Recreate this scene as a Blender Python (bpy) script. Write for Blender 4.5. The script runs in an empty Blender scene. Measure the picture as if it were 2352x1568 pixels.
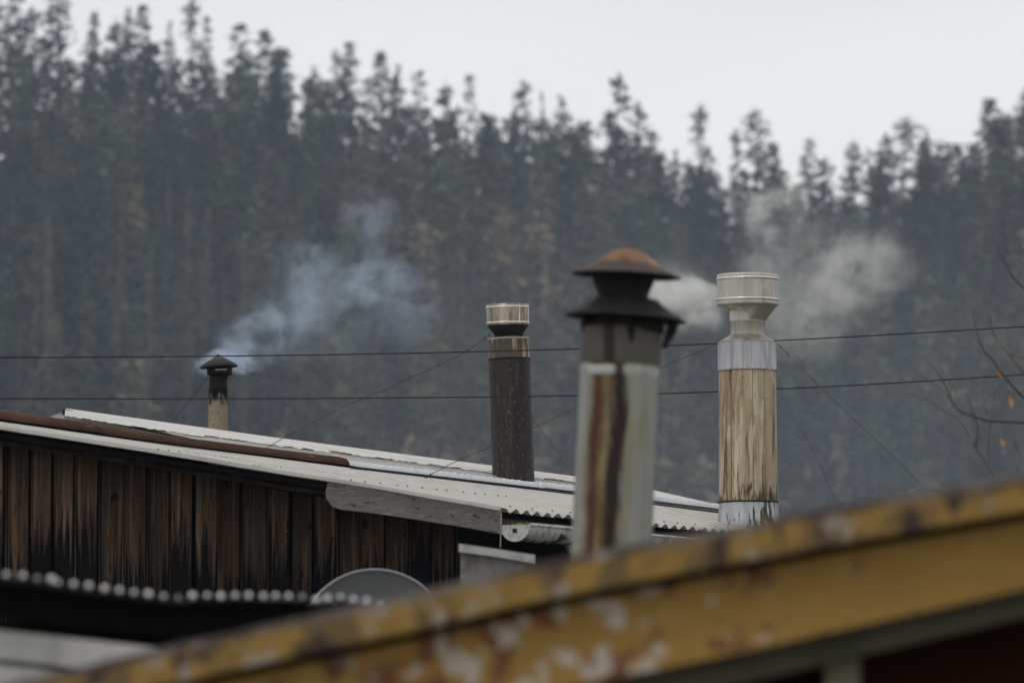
import bpy, bmesh, math, random
import numpy as np
from mathutils import Vector, Matrix
random.seed(7); rng = np.random.default_rng(7)
SC = bpy.context.scene
COL = SC.collection

# ------------------------------------------------------------------ camera
FPX, CX, CY, HORIZON = 8820.0, 1176.0, 784.0, 1617.0     # measured on the photograph (2352 wide)
TH = math.atan((HORIZON - CY) / FPX)
cam_d = bpy.data.cameras.new('camera'); cam = bpy.data.objects.new('camera', cam_d); COL.objects.link(cam)
cam.location = (0, 0, 0); cam.rotation_euler = (math.pi / 2 + TH, 0, 0)
cam_d.lens = 135; cam_d.sensor_width = 36; cam_d.clip_start = 0.5; cam_d.clip_end = 6000
cam_d.dof.use_dof = True; cam_d.dof.focus_distance = 17.3; cam_d.dof.aperture_fstop = 3.9
SC.camera = cam

# ------------------------------------------------------------------ sky, sun, exposure
SUN_EL, SUN_AZ = math.radians(58), math.radians(215)     # high, behind the camera's left shoulder
w = bpy.data.worlds.new('World'); SC.world = w; w.use_nodes = True
nt = w.node_tree; nt.nodes.clear()
out = nt.nodes.new('ShaderNodeOutputWorld'); bg = nt.nodes.new('ShaderNodeBackground')
sky = nt.nodes.new('ShaderNodeTexSky'); sky.sky_type = 'NISHITA'; sky.sun_disc = False
sky.sun_elevation = SUN_EL; sky.sun_rotation = SUN_AZ; sky.dust_density = 3
tc = nt.nodes.new('ShaderNodeTexCoord')
mp = nt.nodes.new('ShaderNodeMapping'); mp.inputs['Scale'].default_value = (1, 1, 4.0)
cn = nt.nodes.new('ShaderNodeTexNoise'); cn.inputs['Scale'].default_value = 2.6; cn.inputs['Detail'].default_value = 5
cr = nt.nodes.new('ShaderNodeValToRGB')
cr.color_ramp.elements[0].position = 0.3; cr.color_ramp.elements[0].color = (8.3, 8.4, 8.5, 1)
cr.color_ramp.elements[1].position = 0.7; cr.color_ramp.elements[1].color = (9.9, 9.85, 9.75, 1)
mx = nt.nodes.new('ShaderNodeMixRGB'); mx.inputs[0].default_value = 0.97
nt.links.new(tc.outputs['Generated'], mp.inputs[0]); nt.links.new(mp.outputs[0], cn.inputs['Vector'])
nt.links.new(cn.outputs[0], cr.inputs[0]); nt.links.new(sky.outputs[0], mx.inputs[1]); nt.links.new(cr.outputs[0], mx.inputs[2])
nt.links.new(mx.outputs[0], bg.inputs[0]); nt.links.new(bg.outputs[0], out.inputs[0])
bg.inputs[1].default_value = 0.1
sd = bpy.data.lights.new('sun', 'SUN'); sd.energy = 0.6; sd.angle = math.radians(25); sd.color = (1, 0.96, 0.9)
so = bpy.data.objects.new('sun', sd); COL.objects.link(so)
_dir = Vector((math.sin(SUN_AZ) * math.cos(SUN_EL), math.cos(SUN_AZ) * math.cos(SUN_EL), math.sin(SUN_EL)))
so.rotation_euler = _dir.to_track_quat('Z', 'Y').to_euler()
SC.view_settings.view_transform = 'Standard'; SC.view_settings.look = 'None'
SC.view_settings.exposure = 0.0; SC.view_settings.gamma = 1
SC.view_settings.use_curve_mapping = False
SC.cycles.volume_bounces = 2; SC.cycles.max_bounces = 6; SC.cycles.diffuse_bounces = 3; SC.cycles.glossy_bounces = 3
SC.cycles.transparent_max_bounces = 8; SC.cycles.volume_max_steps = 256
SC.cycles.use_denoising = True

# ------------------------------------------------------------------ helpers
def P(px, py, d):
    """point at depth d (metres along +Y) seen at photo pixel px, py"""
    x = (px - CX) / FPX; z = (CY - py) / FPX
    r = Vector((x, math.cos(TH) - z * math.sin(TH), math.sin(TH) + z * math.cos(TH)))
    return r * (d / r.y)
def lerp(a, b, t): return a + (b - a) * t
def poly_y(pts, x):
    if x <= pts[0][0]:
        (x0, y0), (x1, y1) = pts[0], pts[1]
    elif x >= pts[-1][0]:
        (x0, y0), (x1, y1) = pts[-2], pts[-1]
    else:
        for i in range(len(pts) - 1):
            if pts[i][0] <= x <= pts[i + 1][0]:
                (x0, y0), (x1, y1) = pts[i], pts[i + 1]; break
    return y0 + (y1 - y0) * (x - x0) / (x1 - x0)

class NT:
    def __init__(s, m): s.t = m.node_tree; s.n = s.t.nodes; s.l = s.t.links
    def new(s, k, **kw):
        n = s.n.new(k)
        for a, b in kw.items(): setattr(n, a, b)
        return n
    def link(s, a, b): s.l.new(a, b)
    def math(s, op, a, b=None, c=None):
        n = s.n.new('ShaderNodeMath'); n.operation = op
        for i, v in enumerate((a, b, c)):
            if v is None: continue
            if isinstance(v, (int, float)): n.inputs[i].default_value = v
            else: s.l.new(v, n.inputs[i])
        return n.outputs[0]

def mat(name, base, layers=(), rough=0.7, metallic=0.0, bump=0.0, bump_scale=(60, 60, 60), var=0.0, island=0.0, rand=False, spec=0.3, rough_var=0.0):
    """layered procedural material: each layer = dict(s=(sx,sy,sz), lo, hi, c, d=detail, z=(z0,z1), seed)"""
    m = bpy.data.materials.new(name); m.use_nodes = True
    g = NT(m); b = g.n['Principled BSDF']
    tc = g.new('ShaderNodeTexCoord'); vec = tc.outputs['Object']
    if rand:
        oi = g.new('ShaderNodeObjectInfo'); sc = g.new('ShaderNodeVectorMath', operation='SCALE')
        cb = g.new('ShaderNodeCombineXYZ'); g.link(oi.outputs['Random'], cb.inputs[0]); g.link(oi.outputs['Random'], cb.inputs[1])
        g.link(cb.outputs[0], sc.inputs[0]); sc.inputs['Scale'].default_value = 37.0
        ad = g.new('ShaderNodeVectorMath', operation='ADD'); g.link(vec, ad.inputs[0]); g.link(sc.outputs[0], ad.inputs[1]); nvec = ad.outputs[0]
    else: nvec = vec
    sep = g.new('ShaderNodeSeparateXYZ'); g.link(vec, sep.inputs[0])
    col = g.new('ShaderNodeRGB'); col.outputs[0].default_value = (*base, 1); cur = col.outputs[0]
    def noise(s, d, seed=0.0, dist=0.0):
        mp = g.new('ShaderNodeMapping'); mp.inputs['Scale'].default_value = s; mp.inputs['Location'].default_value = (seed * 3.7, seed * 1.3, seed * 2.1)
        g.link(nvec, mp.inputs[0]); n = g.new('ShaderNodeTexNoise'); n.inputs['Scale'].default_value = 1; n.inputs['Detail'].default_value = d
        n.inputs['Distortion'].default_value = dist; n.inputs['Roughness'].default_value = 0.6
        g.link(mp.outputs[0], n.inputs['Vector']); return n.outputs[0]
    if var:
        h = g.new('ShaderNodeHueSaturation')
        n = noise((9, 9, 9), 6, 5)
        v = g.math('MULTIPLY_ADD', n, 2 * var, 1 - var); g.link(v, h.inputs['Value']); g.link(cur, h.inputs['Color']); cur = h.outputs[0]
    for i, L in enumerate(layers):
        n = noise(L.get('s', (5, 5, 5)), L.get('d', 5), L.get('seed', i + 1), L.get('dist', 0))
        if 'z' in L:      # a stain whose amount depends on height: z0 none, z1 full
            z0, z1 = L['z']
            gz = g.math('DIVIDE', g.math('SUBTRACT', sep.outputs[2], z0), z1 - z0)
            n = g.math('ADD', n, g.math('MULTIPLY', g.math('MINIMUM', g.math('MAXIMUM', gz, -0.5), 1.5), L.get('za', 0.6)))
            if rand: n = g.math('ADD', n, g.math('MULTIPLY', g.math('SUBTRACT', oi.outputs['Random'], .5), L.get('ro', 0.0)))
        if 'x' in L:      # a stain centred on an x with a half-width
            x0, hw = L['x']
            xx = g.math('SUBTRACT', sep.outputs[0], g.math('MULTIPLY', g.math('SUBTRACT', sep.outputs[2], .38), L.get('lean', 0.0)))
            if L.get('wav'): xx = g.math('ADD', xx, g.math('MULTIPLY', g.math('SUBTRACT', noise((5, 5, 9), 3, 40 + i), .5), L['wav']))
            gx = g.math('DIVIDE', g.math('ABSOLUTE', g.math('SUBTRACT', xx, x0)), hw)
            n = g.math('ADD', n, g.math('MULTIPLY', g.math('SUBTRACT', 1.0, g.math('MINIMUM', gx, 2.0)), L.get('xa', 0.5)))
        r = g.new('ShaderNodeMapRange'); r.interpolation_type = 'SMOOTHSTEP'
        r.inputs[1].default_value = L['lo']; r.inputs[2].default_value = L['hi']; r.inputs[4].default_value = L.get('a', 1.0)
        g.link(n, r.inputs[0])
        mxn = g.new('ShaderNodeMixRGB'); g.link(r.outputs[0], mxn.inputs[0]); g.link(cur, mxn.inputs[1]); mxn.inputs[2].default_value = (*L['c'], 1)
        cur = mxn.outputs[0]
    if island:
        ge = g.new('ShaderNodeNewGeometry'); h = g.new('ShaderNodeHueSaturation')
        v = g.math('MULTIPLY_ADD', ge.outputs['Random Per Island'], 2 * island, 1 - island); g.link(v, h.inputs['Value']); g.link(cur, h.inputs['Color']); cur = h.outputs[0]
    if rand:
        oi2 = g.new('ShaderNodeObjectInfo'); h = g.new('ShaderNodeHueSaturation')
        g.link(g.math('MULTIPLY_ADD', oi2.outputs['Random'], 0.8, 0.55), h.inputs['Value']); g.link(cur, h.inputs['Color']); cur = h.outputs[0]
    g.link(cur, b.inputs['Base Color'])
    b.inputs['Roughness'].default_value = rough; b.inputs['Metallic'].default_value = metallic
    b.inputs['Specular IOR Level'].default_value = spec
    if rough_var:
        n = noise((14, 14, 3), 5, 9); g.link(g.math('MULTIPLY_ADD', n, 2 * rough_var, rough - rough_var), b.inputs['Roughness'])
    if bump:
        n = noise(bump_scale, 5, 11); bp = g.new('ShaderNodeBump'); bp.inputs['Strength'].default_value = bump; bp.inputs['Distance'].default_value = 0.006
        g.link(n, bp.inputs['Height']); g.link(bp.outputs[0], b.inputs['Normal'])
    return m

def add(name, verts, faces, m, parent=None, smooth=False, label=None, cat=None, group=None, kind=None):
    me = bpy.data.meshes.new(name); me.from_pydata([tuple(v) for v in verts], [], faces); me.update()
    me.materials.append(m)
    if smooth:
        me.polygons.foreach_set('use_smooth', [True] * len(me.polygons))
    o = bpy.data.objects.new(name, me); COL.objects.link(o)
    if parent is not None:
        o.parent = parent
        if parent.get('_base') is not None: o.location = -Vector(parent['_base'])
    tag(o, label, cat, group, kind)
    return o
def tag(o, label=None, cat=None, group=None, kind=None):
    if label: o['label'] = label
    if cat: o['category'] = cat
    if group: o['group'] = group
    if kind: o['kind'] = kind
    return o
def thing(name, loc, label, cat, group=None):
    o = bpy.data.objects.new(name, None); COL.objects.link(o); o.location = loc; o.empty_display_size = 0.2
    o['_base'] = tuple(loc)
    return tag(o, label, cat, group)

def slab(tops, bots, thick, back=(0, 1, 0)):
    """closed prism: front face between two polylines of points, extruded along back*thick"""
    n = len(tops); bk = Vector(back) * thick
    v = [Vector(p) for p in tops] + [Vector(p) for p in bots] + [Vector(p) + bk for p in tops] + [Vector(p) + bk for p in bots]
    f = []
    for i in range(n - 1):
        a, b, c, d = i, i + 1, n + i + 1, n + i
        f += [(a, d, c, b), (2 * n + a, 2 * n + b, 2 * n + c, 2 * n + d), (a, b, 2 * n + b, 2 * n + a), (d, 2 * n + d, 2 * n + c, c)]
    f += [(0, 2 * n, 3 * n, n), (n - 1, 2 * n - 1, 4 * n - 1, 3 * n - 1)]
    return v, f
def box(lo, hi):
    (x0, y0, z0), (x1, y1, z1) = lo, hi
    v = [(x0, y0, z0), (x1, y0, z0), (x1, y1, z0), (x0, y1, z0), (x0, y0, z1), (x1, y0, z1), (x1, y1, z1), (x0, y1, z1)]
    return v, [(0, 3, 2, 1), (4, 5, 6, 7), (0, 1, 5, 4), (1, 2, 6, 5), (2, 3, 7, 6), (3, 0, 4, 7)]
def frame_of(axis):
    a = Vector(axis).normalized(); r = Vector((0, 0, 1)) if abs(a.z) < 0.9 else Vector((1, 0, 0))
    s = a.cross(r).normalized(); return a, s, s.cross(a).normalized()
def tube(pts, rad, n=8, closed_ends=True):
    """tube along points; rad a number or list"""
    v, f = [], []
    pts = [Vector(p) for p in pts]
    for i, p in enumerate(pts):
        t = (pts[min(i + 1, len(pts) - 1)] - pts[max(i - 1, 0)])
        a, s, u = frame_of(t); r = rad[i] if hasattr(rad, '__len__') else rad
        for k in range(n):
            q = 2 * math.pi * k / n; v.append(p + (s * math.cos(q) + u * math.sin(q)) * r)
    for i in range(len(pts) - 1):
        for k in range(n):
            f.append((i * n + k, i * n + (k + 1) % n, (i + 1) * n + (k + 1) % n, (i + 1) * n + k))
    if closed_ends:
        f.append(tuple(range(n))[::-1]); f.append(tuple((len(pts) - 1) * n + k for k in range(n)))
    return v, f
def lathe(base, axis, prof, n=40, ends=False, dent=0.0, off=None):
    """revolve (r, h) profile about axis through base. off: {index:(dx)} lateral ring offset along x"""
    a = Vector(axis).normalized(); s = Vector((1, 0, 0)); s = (s - a * s.dot(a)).normalized(); u = a.cross(s)
    v, f = [], []
    for i, (r, h) in enumerate(prof):
        ox = off[i] if off else 0.0
        for k in range(n):
            q = 2 * math.pi * k / n
            rr = r * (1 + dent * math.sin(3 * q + h * 9) * 0.5 + dent * math.sin(5 * q + 1 + h * 17) * 0.5)
            v.append(Vector(base) + a * h + (s * math.cos(q) + u * math.sin(q)) * rr + s * ox)
    for i in range(len(prof) - 1):
        for k in range(n): f.append((i * n + k, i * n + (k + 1) % n, (i + 1) * n + (k + 1) % n, (i + 1) * n + k))
    if ends:
        f.append(tuple(range(n))[::-1]); f.append(tuple((len(prof) - 1) * n + k for k in range(n)))
    return v, f
def join(*parts):
    V, F = [], []
    for v, f in parts:
        o = len(V); V += list(v); F += [tuple(i + o for i in q) for q in f]
    return V, F
def dense(pts, step):
    o = []
    for i in range(len(pts) - 1):
        a, b = Vector(pts[i]), Vector(pts[i + 1]); k = max(1, int((b - a).length / step))
        o += [a.lerp(b, j / k) for j in range(k)]
    return o + [Vector(pts[-1])]
def smooth_pts(pts, it=2):
    pts = [Vector(p) for p in pts]
    for _ in range(it):
        q = [pts[0]]
        for i in range(len(pts) - 1):
            q += [pts[i].lerp(pts[i + 1], .25), pts[i].lerp(pts[i + 1], .75)]
        pts = q + [pts[-1]]
    return pts
def pxline(pts, d0, d1=None):
    """pixels to points, depth from d0 to d1 along the list"""
    d1 = d0 if d1 is None else d1; n = len(pts) - 1
    return [P(x, y, lerp(d0, d1, i / max(n, 1))) for i, (x, y) in enumerate(pts)]

# ------------------------------------------------------------------ materials
M = {}
M['galv'] = mat('galvanised sheet', (.47, .45, .42), [
    dict(s=(1.2, 26, 26), lo=.42, hi=.68, c=(.36, .35, .33), a=.75), dict(s=(2, 50, 50), lo=.55, hi=.70, c=(.56, .54, .50), a=.8, seed=6), dict(s=(8, 16, 6), lo=.58, hi=.75, c=(.50, .41, .31), a=.45, seed=4),
    dict(s=(60, 60, 60), lo=.66, hi=.74, c=(.24, .20, .17), a=.6)], rough=.62, metallic=.1, bump=.15, spec=.3)
M['galv_cap'] = mat('ribbed galvanised flashing', (.52, .55, .58), [
    dict(s=(90, 90, 14), lo=.55, hi=.72, c=(.30, .31, .33), a=.8), dict(s=(5, 5, 5), lo=.5, hi=.7, c=(.60, .61, .62))], rough=.5, metallic=.3, bump=.3, spec=.4)
M['galv_pale'] = mat('pale galvanised flashing', (.56, .54, .50), [
    dict(s=(3, 12, 12), lo=.46, hi=.66, c=(.43, .42, .41), a=.85), dict(s=(9, 9, 9), lo=.6, hi=.75, c=(.50, .41, .29), a=.4), dict(s=(2, 60, 60), lo=.6, hi=.7, c=(.36, .34, .32), a=.6)], rough=.55, metallic=.1, bump=.2)
M['rust_cap'] = mat('rusty brown steel', (.055, .028, .021), [
    dict(s=(4, 4, 12), lo=.45, hi=.7, c=(.085, .042, .028)), dict(s=(12, 12, 30), lo=.58, hi=.72, c=(.03, .018, .015)),
    dict(s=(7, 7, 20), lo=.64, hi=.74, c=(.17, .12, .06), a=.5)], rough=.85, bump=.4, spec=.15)
M['dark'] = mat('shade dark timber', (.008, .0075, .007), [dict(s=(8, 8, 2), lo=.5, hi=.8, c=(.016, .014, .012))], rough=1, spec=.0)  # near black colour carries the shade of recesses and undersides
M['grey_block'] = mat('dirty grey block', (.07, .068, .065), [dict(s=(12, 12, 12), lo=.45, hi=.7, c=(.03, .03, .03))], rough=.9)
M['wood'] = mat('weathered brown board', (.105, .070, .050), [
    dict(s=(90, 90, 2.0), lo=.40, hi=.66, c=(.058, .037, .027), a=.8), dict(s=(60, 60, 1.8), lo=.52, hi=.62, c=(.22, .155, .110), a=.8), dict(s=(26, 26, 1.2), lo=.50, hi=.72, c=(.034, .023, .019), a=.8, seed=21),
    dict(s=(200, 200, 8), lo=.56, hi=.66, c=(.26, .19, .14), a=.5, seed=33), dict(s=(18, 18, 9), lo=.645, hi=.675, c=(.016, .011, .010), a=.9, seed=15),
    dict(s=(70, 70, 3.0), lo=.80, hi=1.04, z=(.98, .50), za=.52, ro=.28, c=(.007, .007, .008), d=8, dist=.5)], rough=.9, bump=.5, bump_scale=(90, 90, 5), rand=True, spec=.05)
M['strip'] = mat('bare wood cover strip', (.14, .098, .070), [dict(s=(90, 90, 4), lo=.42, hi=.62, c=(.05, .034, .026), a=.9)], rough=.9, rand=True, spec=.05)
M['batten'] = mat('thin brown batten', (.06, .035, .028), [dict(s=(4, 20, 20), lo=.45, hi=.7, c=(.10, .085, .075))], rough=.85)
M['greywood'] = mat('silver grey weathered timber', (.175, .16, .15), [
    dict(s=(10, 40, 70), lo=.42, hi=.64, c=(.14, .12, .115), a=.9), dict(s=(26, 26, 36), lo=.58, hi=.66, c=(.055, .046, .043)), dict(s=(50, 50, 50), lo=.60, hi=.70, c=(.10, .085, .08), a=.8, seed=8),
    dict(s=(14, 60, 90), lo=.56, hi=.70, c=(.30, .275, .26), a=.8)], rough=.9, bump=.6, bump_scale=(20, 60, 90))
M['browngrey'] = mat('dark brown fascia', (.09, .075, .068), [dict(s=(8, 8, 30), lo=.45, hi=.7, c=(.035, .03, .028))], rough=.9, bump=.3)
M['gutter'] = mat('dirty white gutter', (.50, .48, .46), [
    dict(s=(26, 26, 20), lo=.50, hi=.62, c=(.26, .24, .23), a=.8), dict(s=(20, 20, 14), lo=.55, hi=.66, z=(.69, .62), za=.14, c=(.035, .032, .03))], rough=.65, bump=.2)
M['gutter_end'] = mat('mottled white gutter end', (.55, .53, .51), [dict(s=(60, 60, 60), lo=.5, hi=.68, c=(.34, .32, .31))], rough=.65)
M['hole_shade'] = mat('dark outlet and painted lap shade', (.03, .026, .025), rough=.9)  # dark colour for the end cap outlet and the painted lap shade
M['moss'] = mat('green moss', (.16, .22, .04), [dict(s=(60, 60, 60), lo=.45, hi=.6, c=(.07, .10, .02))], rough=.95, island=.3)
M['wire'] = mat('thin dark wire', (.035, .035, .04), rough=.6)
M['wire_rust'] = mat('rusty guy wire', (.035, .03, .028), rough=.8)
M['wire_pale'] = mat('pale frayed wire', (.35, .33, .31), rough=.7)
M['cable'] = mat('black cable', (.012, .012, .014), rough=.6)

M['steel'] = mat('stained stainless steel', (.44, .415, .38), [
    dict(s=(24, 24, 2.5), lo=.44, hi=.68, c=(.34, .31, .28), a=.85), dict(s=(50, 50, 5), lo=.55, hi=.68, c=(.23, .175, .125), a=.65), dict(s=(16, 16, 3), lo=.52, hi=.70, c=(.62, .58, .53), a=.7, seed=22),
    dict(s=(9, 9, 22), lo=.55, hi=.68, c=(.52, .45, .36), a=.7), dict(s=(80, 80, 80), lo=.64, hi=.72, c=(.15, .12, .10), a=.8)], rough=.42, metallic=.55, rough_var=.14, bump=.1, bump_scale=(9, 9, 9), spec=.5)
M['brass_painted_sheen'] = mat('heat tinted steel', (.36, .31, .24), [
    dict(s=(30, 30, 3), lo=.44, hi=.60, c=(.13, .11, .09), a=.9), dict(s=(22, 22, 2), lo=.54, hi=.62, c=(.80, .74, .62)),  # vertical dark and bright streaks paint the drum's reflections
    dict(s=(12, 12, 40), lo=.56, hi=.70, c=(.34, .24, .13), a=.7)], rough=.26, metallic=.75, rough_var=.1, spec=.5)
M['steel_rim'] = mat('bright steel bead', (.74, .70, .63), [dict(s=(18, 18, 6), lo=.5, hi=.7, c=(.50, .42, .32))], rough=.28, metallic=.7)
M['neck'] = mat('sooty steel neck', (.26, .235, .21), [dict(s=(20, 20, 4), lo=.45, hi=.7, c=(.13, .11, .09)), dict(s=(12, 12, 3), lo=.58, hi=.7, c=(.48, .44, .38), a=.6)], rough=.45, metallic=.5)
M['soot'] = mat('black sooty steel', (.014, .012, .012), [dict(s=(20, 20, 5), lo=.5, hi=.7, c=(.032, .027, .024))], rough=.7, metallic=.1, spec=.2)
M['silver'] = mat('streaked silver collar', (.40, .40, .42), [
    dict(s=(30, 30, 2), lo=.44, hi=.64, c=(.25, .235, .23), a=.85), dict(s=(60, 60, 3), lo=.60, hi=.68, c=(.17, .14, .12), a=.7),
    dict(s=(18, 18, 2), lo=.6, hi=.7, c=(.56, .56, .58), a=.8)], rough=.38, metallic=.5, spec=.5)
M['skirt'] = mat('pale streaked skirt', (.46, .48, .495), [
    dict(s=(18, 18, 3), lo=.5, hi=.66, c=(.33, .335, .34)), dict(s=(70, 70, 3), lo=.52, hi=.60, x=(1.17, .09), xa=.06, c=(.06, .045, .03))], rough=.5, metallic=.25)
M['tan'] = mat('rust streaked flue metal', (.42, .335, .225), [
    dict(s=(13, 13, 1.6), lo=.40, hi=.66, c=(.25, .165, .085), a=.8, dist=.8), dict(s=(30, 30, 3.0), lo=.50, hi=.66, c=(.58, .51, .39), a=.8, seed=8, dist=.8),
    dict(s=(70, 70, 9), lo=.54, hi=.68, c=(.17, .115, .07), a=.65, seed=17, dist=.5),
    dict(s=(34, 34, 2.2), lo=.56, hi=.66, c=(.060, .042, .030), a=.85, seed=3, dist=.9), dict(s=(120, 120, 60), lo=.58, hi=.72, c=(.60, .56, .50), a=.45, seed=19),
    dict(s=(30, 30, 2.4), lo=.66, hi=1.0, x=(1.215, .06), xa=.42, c=(.15, .075, .035), seed=12, dist=.5),
    dict(s=(30, 30, 2.4), lo=.66, hi=1.0, x=(.925, .045), xa=.42, c=(.18, .09, .04), seed=14, dist=.5),
    dict(s=(70, 70, 50), lo=.66, hi=.72, c=(.05, .035, .025)),
    dict(s=(40, 40, 9), lo=.78, hi=1.0, z=(1.06, .92), za=.40, c=(.045, .032, .024), seed=6, dist=.5)], rough=.6, metallic=.15, bump=.25, bump_scale=(40, 40, 14))
M['seam'] = mat('dark seam', (.025, .02, .016), rough=.8)
M['darkflue'] = mat('dark sooted flue', (.024, .020, .019), [
    dict(s=(30, 30, 1.6), lo=.48, hi=.68, c=(.013, .011, .011)), dict(s=(60, 60, 5), lo=.52, hi=.68, c=(.065, .046, .036), a=.8),
    dict(s=(150, 150, 40), lo=.58, hi=.70, c=(.26, .18, .13), a=.6)], rough=.5, metallic=.2, bump=.1, spec=.3)
M['darkcollar'] = mat('sooted brass collar', (.075, .06, .048), [
    dict(s=(40, 40, 6), lo=.50, hi=.64, c=(.33, .25, .16)), dict(s=(30, 30, 4), lo=.60, hi=.68, c=(.62, .52, .36)), dict(s=(90, 90, 60), lo=.6, hi=.68, c=(.03, .025, .02))], rough=.45, metallic=.4)
M['smallflue'] = mat('pale small flue sooty at the top', (.38, .315, .23), [
    dict(s=(40, 40, 4), lo=.46, hi=.66, c=(.33, .26, .17)), dict(s=(90, 90, 40), lo=.60, hi=.64, c=(.05, .04, .03)),
    dict(s=(30, 30, 12), lo=.50, hi=.72, z=(1.49, 1.62), za=.55, c=(.015, .013, .012))], rough=.7, bump=.15, spec=.1)
M['cap_small'] = mat('sooty dark cap', (.030, .027, .027), [dict(s=(25, 25, 40), lo=.62, hi=.85, z=(1.70, 1.75), za=.3, c=(.16, .12, .09))], rough=.65, metallic=.1, spec=.15)
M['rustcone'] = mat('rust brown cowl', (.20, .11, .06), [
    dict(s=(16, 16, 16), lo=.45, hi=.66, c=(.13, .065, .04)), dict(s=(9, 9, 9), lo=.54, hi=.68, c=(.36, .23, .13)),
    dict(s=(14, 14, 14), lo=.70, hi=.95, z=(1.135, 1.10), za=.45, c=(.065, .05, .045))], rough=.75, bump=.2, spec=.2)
M['greenpaint'] = mat('pale grey green galvanised pipe with rust runs', (.27, .28, .245), [
    dict(s=(12, 12, 2), lo=.45, hi=.68, c=(.36, .37, .35), a=.85), dict(s=(22, 22, 2.0), lo=.52, hi=.68, c=(.21, .195, .12), a=.75, dist=.5),
    dict(s=(24, 24, 5.0), lo=.50, hi=1.05, x=(.208, .052), xa=.66, lean=.055, wav=.026, c=(.15, .095, .038), seed=3, dist=.7),
    dict(s=(40, 40, 6.0), lo=.50, hi=.66, x=(.212, .05), xa=.05, lean=.055, c=(.33, .27, .15), seed=13, dist=.6, a=.6),
    dict(s=(34, 34, 5.0), lo=.52, hi=1.08, x=(.192, .024), xa=.60, lean=.055, wav=.026, c=(.075, .028, .012), seed=5, dist=.9),
    dict(s=(30, 30, 5.5), lo=.46, hi=1.02, x=(.246, .030), xa=.66, lean=.055, wav=.026, c=(.020, .011, .007), seed=7, dist=.9),
    dict(s=(40, 40, 4.0), lo=.62, hi=.95, x=(.300, .014), xa=.22, lean=.055, wav=.03, c=(.17, .14, .08), seed=17, dist=.7, a=.6)], rough=.42, metallic=.3, bump=.1)
M['paleband'] = mat('chalky band', (.42, .45, .43), [dict(s=(14, 14, 8), lo=.45, hi=.65, c=(.27, .26, .20)), dict(s=(30, 30, 4), lo=.60, hi=.95, x=(.268, .022), xa=.6, c=(.04, .025, .018))], rough=.6)
M['greybrown'] = mat('grey brown upper pipe', (.10, .092, .075), [
    dict(s=(14, 14, 4), lo=.5, hi=.7, c=(.09, .08, .07)), dict(s=(20, 20, 1), lo=.6, hi=.76, x=(.245, .022), xa=.42, c=(.035, .022, .018))], rough=.7)
M['yellow'] = mat('flaking ochre paint', (.33, .190, .046), [
    dict(s=(3, 3, 6), lo=.45, hi=.7, c=(.26, .145, .035), a=.8), dict(s=(26, 26, 34), lo=.52, hi=.70, c=(.40, .25, .085), a=.5, seed=31),
    dict(s=(13, 13, 18), lo=.575, hi=.64, x=(-.05, .40), xa=.09, c=(.15, .055, .03), a=.85, seed=8), dict(s=(16, 16, 20), lo=.605, hi=.64, x=(.02, .34), xa=.085, c=(.50, .43, .38), a=.95, seed=3),
    dict(s=(20, 20, 20), lo=.60, hi=.65, c=(.10, .03, .025), a=.8, seed=5)], rough=.75, bump=.2)
M['yellow_worn'] = mat('worn ochre edge board', (.30, .180, .045), [
    dict(s=(14, 14, 9), lo=.46, hi=.58, c=(.13, .085, .045), a=.85, seed=2), dict(s=(20, 20, 18), lo=.53, hi=.59, c=(.045, .030, .025), seed=6, a=.9),
    dict(s=(24, 24, 20), lo=.58, hi=.63, c=(.36, .31, .27), a=.8, seed=9)], rough=.8, bump=.2)
M['roofedge'] = mat('weathered grey roof edge', (.17, .145, .135), [dict(s=(7, 7, 7), lo=.42, hi=.58, c=(.065, .045, .04), a=.9), dict(s=(14, 14, 14), lo=.58, hi=.70, c=(.32, .30, .28)), dict(s=(2, 2, 2), lo=.70, hi=.95, x=(.9, .5), xa=.3, c=(.33, .32, .31), a=.7, seed=5)], rough=.7)
M['olive'] = mat('olive painted timber', (.085, .08, .055), [dict(s=(5, 5, 5), lo=.5, hi=.7, c=(.06, .055, .04))], rough=.85)
M['post'] = mat('olive grey painted post', (.15, .14, .10), [dict(s=(8, 8, 2), lo=.5, hi=.7, c=(.11, .10, .07))], rough=.85)
M['maroon'] = mat('dark maroon wall boards', (.022, .008, .004), [dict(s=(6, 6, 2), lo=.5, hi=.7, c=(.014, .006, .004))], rough=1, spec=.0)
M['dish'] = mat('plain grey dish paint', (.115, .118, .122), [dict(s=(6, 6, 6), lo=.45, hi=.7, c=(.10, .10, .104))], rough=.7)
M['dishrim'] = mat('paler dish rim', (.26, .26, .265), rough=.6)
M['boxmetal'] = mat('weathered grey metal box', (.19, .185, .18), [dict(s=(14, 14, 9), lo=.48, hi=.62, c=(.12, .11, .105)), dict(s=(10, 10, 20), lo=.58, hi=.7, c=(.36, .35, .34))], rough=.7)
M['boxlid'] = mat('pale box lid', (.42, .42, .40), [dict(s=(14, 14, 14), lo=.5, hi=.7, c=(.30, .29, .28))], rough=.6)
M['darksheet'] = mat('dark corrugated sheet', (.075, .072, .068), [dict(s=(9, 9, 9), lo=.5, hi=.7, c=(.05, .046, .042))], rough=.7)
M['glint_dome'] = mat('bright painted glint', (.84, .84, .85), rough=.35, metallic=.1, spec=.6, rand=False)
M['palefascia'] = mat('pale grey painted fascia', (.50, .49, .46), [dict(s=(10, 10, 3), lo=.5, hi=.7, c=(.34, .33, .32)), dict(s=(20, 20, 20), lo=.66, hi=.74, c=(.20, .17, .15), a=.6)], rough=.65)
M['bark'] = mat('grey brown bark', (.13, .10, .09), [dict(s=(40, 40, 10), lo=.5, hi=.7, c=(.22, .19, .17))], rough=.9)
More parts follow.
